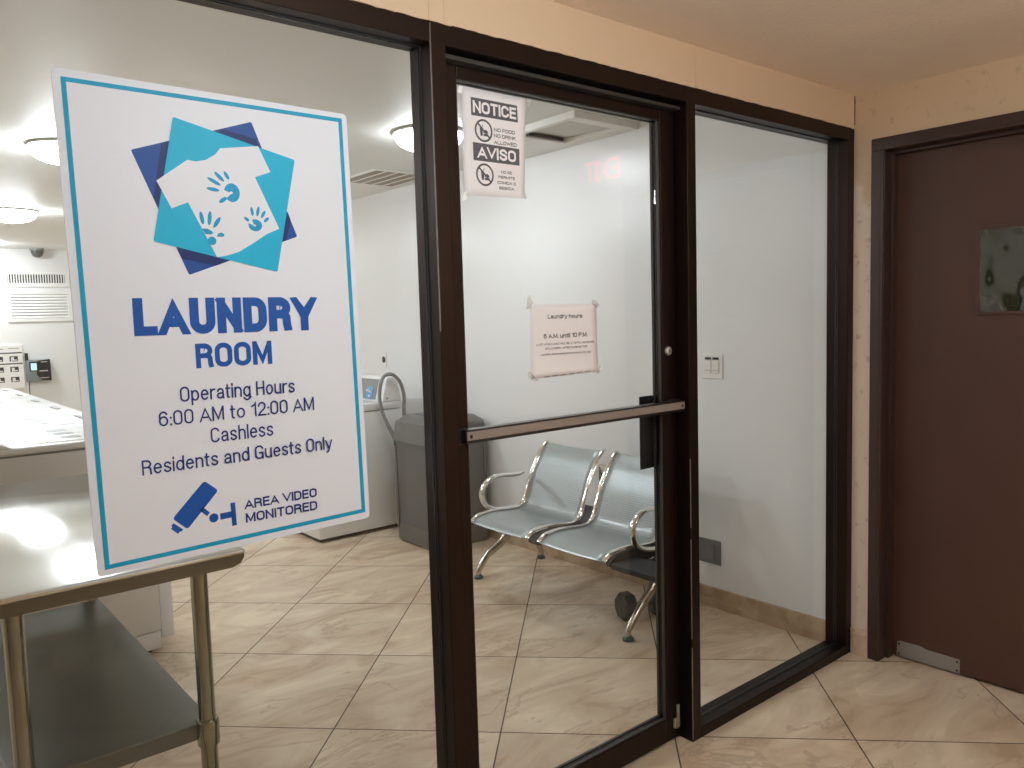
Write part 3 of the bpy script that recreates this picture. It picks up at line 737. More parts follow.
b = MB(); lettering(b, 'Operating Hours', -2.6360, -2.3850, 1.2945, .0315, 'y', TF, .115); b.build('text_line', M['sign_text'], sg)
b = MB(); lettering(b, '6:00 AM to 12:00 AM', -2.6808, -2.3402, 1.2480, .0305, 'y', TF, .115, z1=1.2500); b.build('text_line', M['sign_text'], sg)
b = MB(); lettering(b, 'Cashless', -2.5786, -2.4407, 1.2020, .0320, 'y', TF, .115); b.build('text_line', M['sign_text'], sg)
b = MB(); lettering(b, 'Residents and Guests Only', -2.7190, -2.3005, 1.1525, .0306, 'y', TF, .115, z1=1.1545); b.build('text_line', M['sign_text'], sg)
b = MB(); lettering(b, 'AREA VIDEO', -2.5140, -2.3441, 1.0470, .0210, 'y', TF, .19); b.build('text_line', M['sign_text'], sg)
b = MB(); lettering(b, 'MONITORED', -2.5138, -2.3445, 1.0167, .0213, 'y', TF, .19)
b.build('text_line', M['sign_text'], sg)
b = MB()
flat(b, rounded([(-2.5979, 1.1235), (-2.5695, 1.0985), (-2.6378, 1.0265), (-2.6665, 1.0542)], .007), SF)
flat(b, [(-2.6653, 1.0449), (-2.6468, 1.0278), (-2.6515, 1.0235), (-2.6535, 1.0250), (-2.6574, 1.0205), (-2.6710, 1.0335), (-2.6680, 1.0370), (-2.6700, 1.0395)], SF)
flat(b, [(-2.6040, 1.0680), (-2.5899, 1.0535), (-2.5964, 1.0470), (-2.6110, 1.0615)], SF)
flat(b, ellipse(-2.5825, 1.0405, .0098, .0098), SF)
flat(b, [(-2.5688, 1.0476), (-2.5430, 1.0480), (-2.5430, 1.0345), (-2.5688, 1.0340)], SF)
flat(b, [(-2.5452, 1.0665), (-2.5352, 1.0660), (-2.5340, 1.0160), (-2.5442, 1.0155)], SF)
b.build('camera_pictogram', M['sign_blue'], sg)

sg.location = (-2.5342, .0455, .98085); sg.scale = (.9774, 1, .9774)      # scaled about the camera; the board stands against the face of the pane

# ------------------------------------------------------------------ paper notices on the glass door
PF = .0838
nt_ = root('notice_paper', (-1.775, .085, 1.78)); tag(nt_, 'notice and aviso paper taped at the top left of the glass door', 'paper notice')
def sheet(parent, quad, curl):
    """paper sheet with a slightly lifted lower edge"""
    b = MB(); nx, nz = 10, 12; g = []
    for j in range(nz+1):
        row = []
        for i in range(nx+1):
            u, v = i/nx, j/nz
            x = (1-v)*((1-u)*quad[0][0]+u*quad[1][0])+v*((1-u)*quad[3][0]+u*quad[2][0]); z = (1-v)*((1-u)*quad[0][1]+u*quad[1][1])+v*((1-u)*quad[3][1]+u*quad[2][1])
            row.append(b.bm.verts.new((x, PF-curl*max(0, .05-v)/.05*(u*.7+.3*math.sin(u*7)**2), z)))
        g.append(row)
    for j in range(nz):
        for i in range(nx): b.bm.faces.new((g[j][i], g[j][i+1], g[j+1][i+1], g[j+1][i]))
    o = b.build('sheet', M['paper'], parent, smooth=60)
    m = o.modifiers.new('t', 'SOLIDIFY'); m.thickness = .0004; m.offset = 1
    return o
sheet(nt_, [(-1.887, 1.772), (-1.678, 1.776), (-1.6635, 2.0500), (-1.8815, 2.0520)], .012)
nf = PF-.0007
b = MB(); flat(b, [(-1.8545, 1.9815), (-1.6945, 1.9825), (-1.6965, 2.0275), (-1.8545, 2.0280)], nf, .0002); b.build('header_bar', M['ink_grey'], nt_)
b = MB(); flat(b, [(-1.8515, 1.8658), (-1.6930, 1.8662), (-1.6925, 1.9112), (-1.8520, 1.9125)], nf, .0002)
b.build('header_bar', M['ink_grey'], nt_)
b = MB(); lettering(b, 'NOTICE', -1.8485, -1.7010, 1.9895, .031, 'y', nf-.0003, .21); b.build('header_lettering', M['paper'], nt_)
b = MB(); lettering(b, 'AVISO', -1.8370, -1.7055, 1.8735, .031, 'y', nf-.0003, .21)
b.build('header_lettering', M['paper'], nt_)
b = MB()
for s, x0, x1, z, c in (('NO FOOD', -1.7785, -1.7070, 1.9485, .0095), ('NO DRINK', -1.7800, -1.7045, 1.9330, .0095), ('ALLOWED', -1.7805, -1.7020, 1.9155, .0098),
                        ('NO SE', -1.7590, -1.7215, 1.8395, .0075), ('PERMITE', -1.7690, -1.7115, 1.8255, .0075), ('COMIDA O', -1.7730, -1.7080, 1.8110, .0075), ('BEBIDA', -1.7670, -1.7150, 1.7965, .0075)):
    b = MB(); lettering(b, s, x0, x1, z, c, 'y', nf, .19); b.build('text_line', M['ink'], nt_)
for (cx, cz) in ((-1.8148, 1.9460), (-1.8150, 1.8308)):
    b = MB(); oo = ellipse(cx, cz, .0298, .0298, 0, 36); ii = ellipse(cx, cz, .0245, .0245, 0, 36)
    for k in range(36): flat(b, [oo[k], oo[(k+1) % 36], ii[(k+1) % 36], ii[k]], nf, .0002)
    c_, s_ = math.cos(math.radians(-42)), math.sin(math.radians(-42))
    flat(b, [(cx+p*c_-q*s_, cz+p*s_+q*c_) for p, q in ((-.026, -.0025), (.026, -.0025), (.026, .0025), (-.026, .0025))], nf-.0003, .0002)
    flat(b, [(cx-.013, cz+.007), (cx-.002, cz+.007), (cx-.004, cz-.014), (cx-.011, cz-.014)], nf, .0002)   # cup
    flat(b, [(cx-.007, cz+.007), (cx-.005, cz+.007), (cx-.001, cz+.016), (cx-.003, cz+.016)], nf, .0002)   # straw
    flat(b, arc(cx+.007, cz-.006, .0085, 0, 180, 8), nf, .0002); flat(b, [(cx-.0015, cz-.008), (cx+.0155, cz-.008), (cx+.0145, cz-.014), (cx-.0005, cz-.014)], nf, .0002)  # burger
    b.build('no_food_pictogram', M['ink_grey'], nt_)
for q, mt in (([(-1.8975, 2.0350), (-1.8850, 2.0300), (-1.8790, 2.0480), (-1.8900, 2.0530)], 'white_tape'), ([(-1.8930, 1.7560), (-1.8770, 1.7620), (-1.8740, 1.7830), (-1.8870, 1.7800)], 'white_tape'), ([(-1.6650, 2.0350), (-1.6450, 2.0350), (-1.6450, 2.0500), (-1.6650, 2.0510)], 'tape')):
    b = MB(); flat(b, q, PF-.0006, .0003); b.build('tape', M[mt], nt_)

hp = root('hours_paper', (-1.536, .085, 1.275)); tag(hp, 'white laundry hours paper taped to the middle of the glass door', 'paper notice')
sheet(hp, [(-1.6716, 1.2727), (-1.4000, 1.2752), (-1.4026, 1.4825), (-1.6690, 1.4835)], .003)
b = MB(); lettering(b, 'Laundry hours:', -1.6015, -1.4620, 1.4425, .0125, 'y', nf, .17); b.build('text_line', M['ink'], hp)
b = MB(); lettering(b, '6 A.M. until 10 P.M.', -1.6195, -1.4440, 1.3858, .0130, 'y', nf, .17); b.build('text_line', M['ink'], hp)
b = MB(); lettering(b, 'LAST WASH LOAD WILL BE AT 8 P.M., NO DRYER', -1.6486, -1.4171, 1.3660, .0060, 'y', nf, .14); b.build('text_line', M['ink'], hp)
b = MB(); lettering(b, 'OR LAUNDRY AFTER CLOSING TIME', -1.6151, -1.4470, 1.3532, .0060, 'y', nf, .14); b.build('text_line', M['ink'], hp)
b = MB(); lettering(b, 'Laundry will be locked at the time on this sign', -1.6312, -1.4320, 1.3372, .0060, 'y', nf, .14); b.build('text_line', M['ink'], hp)
b = MB()
for k in range(6):
    u0 = -1.6260+k*.0335; flat(b, [(u0, 1.2745+k*.0011), (u0+.022, 1.2752+k*.0011), (u0+.022, 1.2767+k*.0011), (u0, 1.2760+k*.0011)], nf-.0032, .0002)
b.build('dashed_line', M['ink_grey'], hp)
for q in ([(-1.6830, 1.470), (-1.6670, 1.474), (-1.6560, 1.489), (-1.6680, 1.511), (-1.6760, 1.502)], [(-1.4220, 1.484), (-1.4000, 1.468), (-1.3900, 1.480), (-1.4010, 1.492), (-1.4180, 1.496)],
          [(-1.6820, 1.279), (-1.6560, 1.262), (-1.6450, 1.268), (-1.6700, 1.290), (-1.6800, 1.294)], [(-1.4080, 1.268), (-1.3880, 1.276), (-1.3860, 1.298), (-1.3940, 1.296)]):
    b = MB(); flat(b, q, PF-.0006, .0003); b.build('tape', M['tape'], hp)

nt_.location = (-1.7882, DG-.0006, 1.7768); nt_.scale = (.9904, 1, .9904)  # notice and hours papers both scaled about the camera onto the door pane
hp.location = (-1.5515, DG-.0006, 1.2767); hp.scale = (.9904, 1, .9904)

# ------------------------------------------------------------------ two-seat waiting bench
bn = root('waiting_bench', (-.40, 1.2, 0)); tag(bn, 'two-seat perforated grey metal waiting bench with chrome arms against the white wall', 'bench')
prof = smooth_path([(-.742, 0, .392), (-.728, 0, .405), (-.690, 0, .422), (-.600, 0, .428), (-.500, 0, .418), (-.425, 0, .418), (-.382, 0, .445), (-.352, 0, .515), (-.315, 0, .600), (-.262, 0, .690), (-.215, 0, .742), (-.196, 0, .748)], 5)
def shell(y0, y1):
    """bent seat-and-back sheet, y0 > y1"""
    bm = bmesh.new(); uvl = bm.loops.layers.uv.new('UVMap'); ny = 8
    arcl = [0.]
    for a, c in zip(prof, prof[1:]): arcl.append(arcl[-1]+(c-a).length)
    rows = []
    for p in prof:
        rows.append([bm.verts.new((p.x, y0+(y1-y0)*k/ny, p.z - .006*math.sin(PI*k/ny))) for k in range(ny+1)])
    for i in range(len(prof)-1):
        for k in range(ny):
            f = bm.faces.new((rows[i][k], rows[i][k+1], rows[i+1][k+1], rows[i+1][k]))
            for lp, (ii, kk) in zip(f.loops, ((i, k), (i, k+1), (i+1, k+1), (i+1, k))):
                lp[uvl].uv = (abs(y1-y0)*kk/ny, arcl[ii])
    m = MB(); m.bm.free(); m.bm = bm
    o = m.build('seat_shell', M['perf'], bn, smooth=60)
    s = o.modifiers.new('t', 'SOLIDIFY'); s.thickness = .003; s.offset = -1
    return o
for y0, y1 in ((1.665, 1.226), (1.138, .715)):
    s = shell(y0, y1)
    for yy in (y0, y1):
        m = MB(); m.tube([(p.x, yy, p.z+.003) for p in prof], .0085, 10, sq=1.5); m.build('edge_rail', M['chrome'], s, smooth=50)
# black side brackets that carry the shells
for yy, hw, top in ((1.182, .030, .50), (1.688, .010, .43), (.694, .010, .43)):
    m = MB(); pts = [(p.x, p.z-.004) for p in prof if p.z < top]
    m.prism(pts+[(-.34, .385), (-.50, .355), (-.735, .376)], 'y', yy-hw, yy+hw)
    m.build('seat_bracket', M['gasket'], bn)
m = MB(); m.rbox((-.262, 1.160, .50), (-.252, 1.205, .69), .003); m.build('back_strap', M['chrome'], bn)
# black end tray beyond the near seat
m = MB(); m.rbox((-.735, .405, .366), (-.575, .683, .394), .005); tag(m.build('end_tray', M['gasket'], bn), 'flat black tray at the near end of the bench')
m = MB(); m.rbox((-.35, .66, .315), (-.27, 1.78, .375), .006); m.box((-.62, .640, .345), (-.28, .665, .366)); m.build('beam', M['black_metal'], bn)
def leg_arch(pts, r, name='leg'):
    m = MB(); m.tube(smooth_path(pts, 6), r, 12, sq=1.25); return m.build(name, M['chrome_dark'], bn, smooth=50)
def foot(p):
    m = MB(); m.lathe([(.020, 0), (.026, .003), (.026, .012), (.016, .020), (.012, .03)], (p[0], p[1], 0), 'z', 20); return m
for (ft, fb, ap) in (((-.552, 1.872), (-.055, 1.905), (-.31, 1.83, .275)), ((-.589, .722), (-.05, .80), (-.30, .735, .285))):
    l1 = leg_arch([(ft[0], ft[1], .022), (ft[0]+.006, ft[1], .052), (ft[0]+.070, ft[1], .122), (ft[0]+.165, (ft[1]+ap[1])/2, .19), (ap[0]-.02, ap[1], ap[2]-.01), (ap[0]+.02, ap[1], ap[2])], [.013]*7+[.015]*6+[.019]*6+[.022]*12)
    m = foot(ft); m.build('foot_pad', M['teal_foot'], l1, smooth=50)
    l2 = leg_arch([(fb[0], fb[1], .022), (fb[0]-.003, fb[1], .06), (fb[0]-.045, fb[1], .125), (fb[0]-.12, (fb[1]+ap[1])/2, .20), (ap[0], ap[1], ap[2])], [.013]*7+[.015]*6+[.02]*6+[.024]*6)
    m = foot(fb); m.build('foot_pad', M['teal_foot'], l2, smooth=50)
def arm(yy, dx=0, dz=0):
    pts = [(-.365, yy, .603), (-.40, yy, .594), (-.46, yy, .598), (-.53, yy, .604), (-.585, yy, .596), (-.632, yy, .566), (-.650, yy, .520), (-.634, yy, .470), (-.590, yy, .436), (-.52, yy, .420), (-.42, yy, .418)]
    m = MB(); m.tube(smooth_path([(p[0]+dx, p[1], p[2]+dz) for p in pts], 5), .0125, 12, sq=1.5); m.build('armrest', M['chrome'], bn, smooth=50)
arm(1.690); arm(.690, .062, -.022)

# ------------------------------------------------------------------ small weight under the bench
w = root('hand_weight', (-.44, .90, 0)); tag(w, 'small black faceted hand weight lying on the floor under the bench', 'weight')
def hexhead(mb, c, ln, r=.068):
    n = 8; rings = []
    for t, k in ((-ln/2, .82), (-ln/2+.012, 1.), (ln/2-.012, 1.), (ln/2, .82)):
        rings.append([(c[0]+dirv.x*t+(sv.x*math.cos(2*PI*i/n+.39)*r*k), c[1]+dirv.y*t+(sv.y*math.cos(2*PI*i/n+.39)*r*k), c[2]+math.sin(2*PI*i/n+.39)*r*k) for i in range(n)])
    V = [[mb.bm.verts.new(p) for p in ring] for ring in rings]; fs = []
    for a, c2 in zip(V, V[1:]):
        for i in range(n): fs.append(mb.bm.faces.new((a[i], a[(i+1) % n], c2[(i+1) % n], c2[i])))
    fs += [mb.bm.faces.new(V[0][::-1]), mb.bm.faces.new(V[-1])]
    bmesh.ops.recalc_face_normals(mb.bm, faces=fs)
dirv = Vector((.94, -.34, 0)).normalized(); sv = Vector((-dirv.y, dirv.x, 0))
hz = .068*math.cos(PI/8)
m = MB(); hexhead(m, (-.405, .90, hz), .07); m.build('weight_head', M['rubber'], w)
m = MB(); hexhead(m, (-.405+dirv.x*.17, .90+dirv.y*.17, hz), .07); m.build('weight_head', M['rubber'], w)
m = MB(); m.tube([(-.405+dirv.x*t, .90+dirv.y*t, hz) for t in (.025, .055, .085, .115, .145)], [.013, .015, .0165, .015, .013], 14); m.build('handle', M['chrome'], w, smooth=60)

# ------------------------------------------------------------------ trash can
tc_ = root('trash_can', (-.22, 2.66, 0)); tag(tc_, 'square dark grey plastic trash can beside the bench', 'trash can')
def frust(mb, z0, z1, a, c, r=.03, seg=4):
    """rounded square tube between two rectangles (x0,y0,x1,y1)"""
    def ring(q, z):
        x0, y0, x1, y1 = q; out = []
        for cx, cy, a0 in ((x1-r, y1-r, 0), (x0+r, y1-r, 90), (x0+r, y0+r, 180), (x1-r, y0+r, 270)):
            out += [(p[0], p[1], z) for p in arc(cx, cy, r, a0, a0+90, seg)]
        return out
    A = [mb.bm.verts.new(p) for p in ring(a, z0)]; B = [mb.bm.verts.new(p) for p in ring(c, z1)]; n = len(A)
    fs = [mb.bm.faces.new((A[i], A[(i+1) % n], B[(i+1) % n], B[i])) for i in range(n)]+[mb.bm.faces.new(A[::-1]), mb.bm.faces.new(B)]
    bmesh.ops.recalc_face_normals(mb.bm, faces=fs); mb._tag(fs)
m = MB(); frust(m, 0, .02, (-.430, 2.462, .0, 2.865), (-.442, 2.450, .005, 2.877)); frust(m, .02, .13, (-.442, 2.450, .004, 2.877), (-.446, 2.446, .004, 2.881)); frust(m, .13, .625, (-.440, 2.452, .0, 2.876), (-.448, 2.444, .004, 2.882)); frust(m, .625, .652, (-.452, 2.440, .006, 2.885), (-.452, 2.440, .006, 2.885))
# raised frames round the side panels
for k in (0, 1):
    m.box((-.452, 2.475, .10), (-.440, 2.495, .64)) if k == 0 else m.box((-.452, 2.835, .10), (-.440, 2.855, .64))
m.box((-.425, 2.437, .10), (-.405, 2.452, .64)); m.box((-.035, 2.437, .10), (-.015, 2.452, .64))
m.build('bin_body', M['grey_can'], tc_, smooth=30)
m = MB(); frust(m, .654, .775, (-.456, 2.436, .008, 2.888), (-.442, 2.450, .0, 2.876), .04); frust(m, .775, .812, (-.442, 2.450, .0, 2.876), (-.375, 2.470, -.06, 2.855), .04)
ld = m.build('bin_lid', M['grey_can_light'], tc_, smooth=50)
m = MB(); m.rbox((-.33, 2.56, .795), (-.12, 2.78, .8165), .004); m.build('flap', M['black'], ld)
tc_.location.x -= .022; tc_.scale.z = 1.025

# ------------------------------------------------------------------ washer by the right wall
wa = root('washing_machine', (-.55, 3.5, 0)); tag(wa, 'white top-load washing machine with a grey hose in the far right corner', 'washing machine')
WX0, WX1, WY_0, WY_1 = -.885, -.215, 3.16, 3.84
m = MB(); m.rbox((WX0, WY_0, .025), (WX1, WY_1, .835), .008); m.build('cabinet', M['appliance'], wa, smooth=40)
m = MB(); m.rbox((WX0-.004, WY_0-.002, .840), (WX1, WY_1+.002, .893), .012); tp = m.build('top_panel', M['appliance'], wa, smooth=40)
m = MB(); m.rbox((WX0+.05, WY_0+.07, .890), (-.42, WY_1-.07, .905), .008); lid = m.build('lid', M['appliance'], tp, smooth=40)
m = MB(); m.rbox((WX0+.045, 3.42, .893), (WX0+.06, 3.58, .908), .004); m.build('lid_grip', M['lid_seam'], lid)
cp = [(-.372, .892), (-.330, 1.052), (-.318, 1.060), (-.262, 1.062), (-.245, 1.05), (-.218, .892)]
m = MB(); m.prism(cp, 'y', WY_0, WY_1); cn = m.build('console', M['appliance'], wa, bevel=.006)
m = MB(); m.prism([(-.3735, .905), (-.3375, 1.043), (-.332, 1.043), (-.366, .905)], 'y', WY_0+.10, WY_1-.04); cpn = m.build('control_panel', M['panel_grey'], cn)
m = MB(); m.prism([(-.377, .905), (-.355, .990), (-.348, .990), (-.370, .905)], 'y', WY_0+.14, WY_0+.225); tag(m.build('label_sticker', M['blue'], cpn), 'blue sticker on the washer control panel')
for yy, zz in ((.150, .960), (.19, .965), (.165, .925)):
    m = MB(); m.box((-.3785, WY_0+yy, zz-.007), (-.3600, WY_0+yy+.018, zz+.007)); m.build('sticker_print', M['plate_white'], cpn)
for yy in (.36, .44, .52):
    m = MB(); m.lathe([(.022, 0), (.02, -.022)], (-.357, WY_0+yy, .975), 'x', 18); m.build('control_knob', M['nickel'], cpn, smooth=40)
m = MB(); m.lathe([(.006, -.003), (.006, 0)], (-.335, WY_0, .915), 'y', 12); m.build('cover_screw', M['lid_seam'], cn)
m = MB(); m.box((WX0+.01, WY_0+.012, .012), (WX1-.01, WY_1-.01, .026)); m.build('toe_base', M['black'], wa)
for (xx, yy) in ((WX0+.05, WY_0+.05), (WX1-.05, WY_0+.05), (WX0+.05, WY_1-.05), (WX1-.05, WY_1-.05)):
    m = MB(); m.lathe([(.022, 0), (.022, .01), (.01, .02)], (xx, yy, 0), 'z', 14); m.build('levelling_foot', M['rubber'], wa)
hs_ = [(-.15, 3.05, .35), (-.205, 3.08, .62), (-.238, 3.10, .80), (-.233, 3.10, .92), (-.255, 3.10, 1.015), (-.299, 3.10, 1.070), (-.345, 3.10, 1.086), (-.393, 3.10, 1.066), (-.422, 3.10, .99), (-.424, 3.10, .90), (-.399, 3.09, .79), (-.343, 3.06, .640), (-.27, 3.02, .42), (-.25, 2.98, .2)]
m = MB(); m.tube(smooth_path(hs_, 6), .0125, 10); tag(m.build('drain_hose', M['hose'], wa, smooth=60), 'grey hose looped over the washer console')

# ------------------------------------------------------------------ wall plates on the inner right wall
o_ = root('dryer_outlet', (IW, 3.78, 1.15)); tag(o_, 'white outlet plate with round black socket above the washing machine', 'outlet')
m = MB(); m.rbox((IW-.007, 3.74, 1.085), (IW, 3.82, 1.212), .003); m.build('cover_plate', M['plate_white'], o_)
m = MB(); m.lathe([(.0, -.004), (.020, -.004), (.026, 0), (.026, .002)], (IW-.007, 3.775, 1.150), 'x', 24); m.build('socket', M['black'], o_, smooth=40)
sw = root('light_switch', (IW, .706, 1.187)); tag(sw, 'white double light switch plate seen through the right side pane', 'light switch')
m = MB(); m.rbox((IW-.007, .648, 1.128), (IW, .764, 1.246), .003); m.build('cover_plate', M['plate_white'], sw)
for yy in (.727, .683):
    m = MB(); m.rbox((IW-.012, yy-.016, 1.155), (IW-.005, yy+.016, 1.218), .002); r_ = m.build('rocker', M['plate_white'], sw)
    m = MB(); m.rbox((IW-.0135, yy-.0155, 1.2205), (IW-.0065, yy+.0155, 1.231), .001); m.build('dark_slot', M['black'], r_)
    m = MB(); m.box((IW-.0126, yy-.0155, 1.1675), (IW-.0118, yy+.0155, 1.1695)); m.build('rocker_line', M['lid_seam'], r_)
gp = root('wall_cover_plate', (IW, .74, .277)); tag(gp, 'dull grey rectangular plate low on the white wall behind the side pane', 'wall plate')
m = MB(); m.rbox((IW-.006, .665, .217), (IW, .86, .337), .002); m.build('plate', M['plate_grey'], gp)
m = MB(); m.rbox((IW-.009, .70, .235), (IW-.005, .83, .318), .003); m.build('raised_panel', M['plate_grey'], gp)

# ------------------------------------------------------------------ stainless work table
TX0, TX1, TY0, TY1, TZ = -3.06, -2.440, .290, 1.750, .900
tb = root('work_table', ((TX0+TX1)/2, (TY0+TY1)/2, 0)); tag(tb, 'stainless steel work table with undershelf behind the sign', 'table')
m = MB(); m.rbox((TX0, TY0, TZ-.014), (TX1, TY1, TZ), .006, 3)
m.mi = 1
for y0, y1 in ((TY0+.002, TY0+.012), (TY1-.012, TY1-.002)):
    m.prism([(TX0+.004, TZ-.042), (TX1-.032, TZ-.042), (TX1-.012, TZ-.034), (TX1-.004, TZ-.022), (TX1-.003, TZ-.013), (TX0+.004, TZ-.013)], 'y', y0, y1)
m.box((TX1-.012, TY0+.0125, TZ-.026), (TX1-.003, TY1-.0125, TZ-.013)); m.box((TX0+.004, TY0+.0125, TZ-.042), (TX0+.014, TY1-.0125, TZ-.013))
m.build('tabletop', [M['steel'], M['steel_lip']], tb, smooth=40)
SZ = .445
legp = [(-2.524, .395), (-2.540, 1.630), (-2.925, .395), (-2.94, 1.630)]
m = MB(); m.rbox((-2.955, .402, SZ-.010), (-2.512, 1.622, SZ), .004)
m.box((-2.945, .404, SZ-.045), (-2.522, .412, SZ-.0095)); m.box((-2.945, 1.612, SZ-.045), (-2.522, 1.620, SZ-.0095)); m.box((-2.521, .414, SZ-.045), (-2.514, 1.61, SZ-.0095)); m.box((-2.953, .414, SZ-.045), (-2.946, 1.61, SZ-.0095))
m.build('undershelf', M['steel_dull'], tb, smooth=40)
for (lx, ly) in legp:
    m = MB(); m.lathe([(.0205, .06), (.0205, TZ-.02)], (lx, ly, 0), 'z', 24); lg = m.build('leg', M['steel_leg'], tb, smooth=50)
    m = MB(); m.lathe([(.027, SZ-.058), (.0275, SZ-.052), (.0275, SZ+.002), (.025, SZ+.008)], (lx, ly, 0), 'z', 24); m.build('shelf_collar', M['steel_leg'], lg, smooth=50)
    m = MB(); m.lathe([(.022, 0), (.024, .012), (.018, .05), (.018, .065)], (lx, ly, 0), 'z', 20); m.build('bullet_foot', M['nickel'], lg, smooth=50)

# ------------------------------------------------------------------ row of white laundry machines
def make_machine(nm, y0):
    """front faces +x"""
    r = root(nm, (-2.53, y0+.33, 0)); X0, X1, Y1 = -2.90, -2.185, y0+.655
    m = MB(); m.rbox((X0, y0, .105), (X1, Y1, .950), .006); m.build('cabinet', M['appliance_side'], r, smooth=40)
    m = MB(); m.rbox((X0, y0+.004, .022), (X1-.002, Y1-.004, .101), .005); m.build('kick_base', M['appliance_side'], r, smooth=40)
    m = MB(); m.rbox((X1+.002, y0+.012, .062), (X1+.060, Y1-.012, .325), .008); m.build('access_panel', M['appliance'], r, smooth=40)
    m = MB(); m.rbox((X1+.002, y0+.012, .338), (X1+.055, Y1-.012, .840), .010); dr = m.build('front_door', M['appliance'], r, smooth=40)
    m = MB(); m.lathe([(.17, 0), (.17, .008), (.155, .014), (.15, .006)], (X1+.055, (y0+Y1)/2, .60), 'x', 36); m.build('porthole', M['panel_grey'], dr, smooth=40)
    m = MB(); m.rbox((X1+.055, Y1-.07, .54), (X1+.068, Y1-.045, .66), .004); m.build('handle', M['nickel'], dr)
    m = MB(); m.rbox((X1+.002, y0+.006, .850), (X1+.03, Y1-.006, .948), .006); cp = m.build('control_strip', M['panel_grey'], r, smooth=40)
    m = MB(); m.box((X0+.003, y0+.005, .949), (X1-.003, Y1-.005, .956)); m.build('seam_strip', M['lid_seam'], r)
    m = MB(); m.rbox((X0, y0, .956), (X1+.012, Y1, .988), .012, 3); tp = m.build('top_panel', M['appliance'], r, smooth=40)
    m = MB(); m.rbox((X0+.30, y0+.05, .985), (X1-.05, Y1-.05, .9915), .003); ld = m.build('lid', M['appliance'], tp, smooth=40)
    m = MB(); m.rbox((X1-.085, y0+.24, .990), (X1-.06, y0+.42, .996), .0025); m.build('lid_grip', M['lid_seam'], ld)
    for i in range(3):
        m = MB(); m.box((-2.50, y0+.12+i*.15, .9915), (-2.42, y0+.21+i*.15, .9922)); m.build('instruction_sticker', M['hose'], ld)
    m = MB(); m.prism([(X0, .985), (X0, 1.11), (X0+.05, 1.115), (X0+.13, 1.03), (X0+.195, .992), (X0+.21, .985)], 'y', y0+.004, Y1-.004); cn = m.build('console', M['appliance'], r, bevel=.008)
    m = MB(); m.prism([(X0+.058, 1.113), (X0+.122, 1.044), (X0+.119, 1.041), (X0+.055, 1.110)], 'y', y0+.06, Y1-.06); m.build('console_panel', M['panel_grey'], cn)
    for xx in (X0+.06, X1-.05):
        for yy in (y0+.06, Y1-.06):
            m = MB(); m.lathe([(.02, 0), (.022, .01), (.012, .022)], (xx, yy, 0), 'z', 14); m.build('levelling_foot', M['rubber'], r)
    return r
def copy_tree(o, parent=None):
    c = o.copy(); COL.objects.link(c)
    if parent: c.parent = parent; c.matrix_parent_inverse = o.matrix_parent_inverse.copy()
    for ch in [k for k in bpy.data.objects if k.parent == o]: copy_tree(ch, c)
    return c
mach = make_machine('laundry_machine', 2.055)
labs = ['white laundry machine nearest the steel table, first of the row', 'white laundry machine second from the steel table in the left row', 'white laundry machine third from the steel table in the left row',
        'white laundry machine fourth from the steel table in the left row', 'white laundry machine fifth from the steel table, next to the last', 'white laundry machine at the far end of the left row by the card reader']
for i, lb in enumerate(labs):
    o = mach if i == 0 else copy_tree(mach)
    o.location.y = 2.055+.33+i*.662
    tag(o, lb, 'washing machine', 'row of white laundry machines at the left')

# ------------------------------------------------------------------ far wall fittings
FW = YF
ib = root('instruction_board', (-1.78, FW, 1.03)); tag(ib, 'white instruction board with rows of small pictograms beside the card reader', 'sign')
m = MB(); m.rbox((-1.98, FW-.03, .775), (-1.605, FW+.004, 1.292), .004); m.build('board', M['plate_white'], ib)
m = MB()
for zz in (1.192, 1.065): m.box((-1.97, FW-.0315, zz), (-1.615, FW-.0295, zz+.014))
m.box((-1.95, FW-.0315, 1.245), (-1.80, FW-.0295, 1.251)); m.box((-1.75, FW-.0315, 1.25), (-1.64, FW-.0295, 1.255))
m.build('ruled_lines', M['ink'], ib)
for xx in (-1.85, -1.70):
    for zz in (1.13, 1.005, .885):
        m = MB()
        for (a0, b0, a1, b1) in ((-.045, -.03, -.03, .03), (-.045, .02, .04, .03), (-.02, -.03, .04, -.022), (.0, -.01, .04, .03), (.03, -.03, .04, .01)):
            m.box((xx+a0, FW-.0315, zz+b0), (xx+a1, FW-.0295, zz+b1))
        m.build('pictogram', M['ink'], ib)
kr = root('card_reader', (-1.45, FW, .97)); tag(kr, 'black wall-mounted card reader with a bright screen and stub antenna on the far wall', 'card reader')
m = MB(); m.rbox((-1.585, FW-.10, .848), (-1.335, FW+.004, 1.105), .01); m.build('housing', M['kiosk_grey'], kr, smooth=40)
m = MB(); m.prism([(-1.47, 1.095), (-1.345, 1.112), (-1.337, .855), (-1.44, .862), (-1.49, .93)], 'y', FW-.107, FW-.10); m.build('face_plate', M['black'], kr)
m = MB(); m.box((-1.56, FW-.106, .975), (-1.465, FW-.1, 1.085)); m.build('screen_bezel', M['black'], kr)
m = MB(); m.box((-1.545, FW-.108, .985), (-1.485, FW-.105, 1.068)); m.build('screen', M['screen'], kr)
m = MB(); m.rbox((-1.46, FW-.112, .965), (-1.37, FW-.105, .980), .003); m.rbox((-1.455, FW-.112, .885), (-1.365, FW-.105, .895), .002); m.rbox((-1.44, FW-.110, 1.075), (-1.37, FW-.105, 1.085), .002); m.build('card_slot', M['nickel'], kr)
m = MB(); m.tube([(-1.575, FW-.05, 1.10), (-1.575, FW-.05, 1.19)], [.020, .017], 12); m.build('antenna', M['black'], kr, smooth=40)
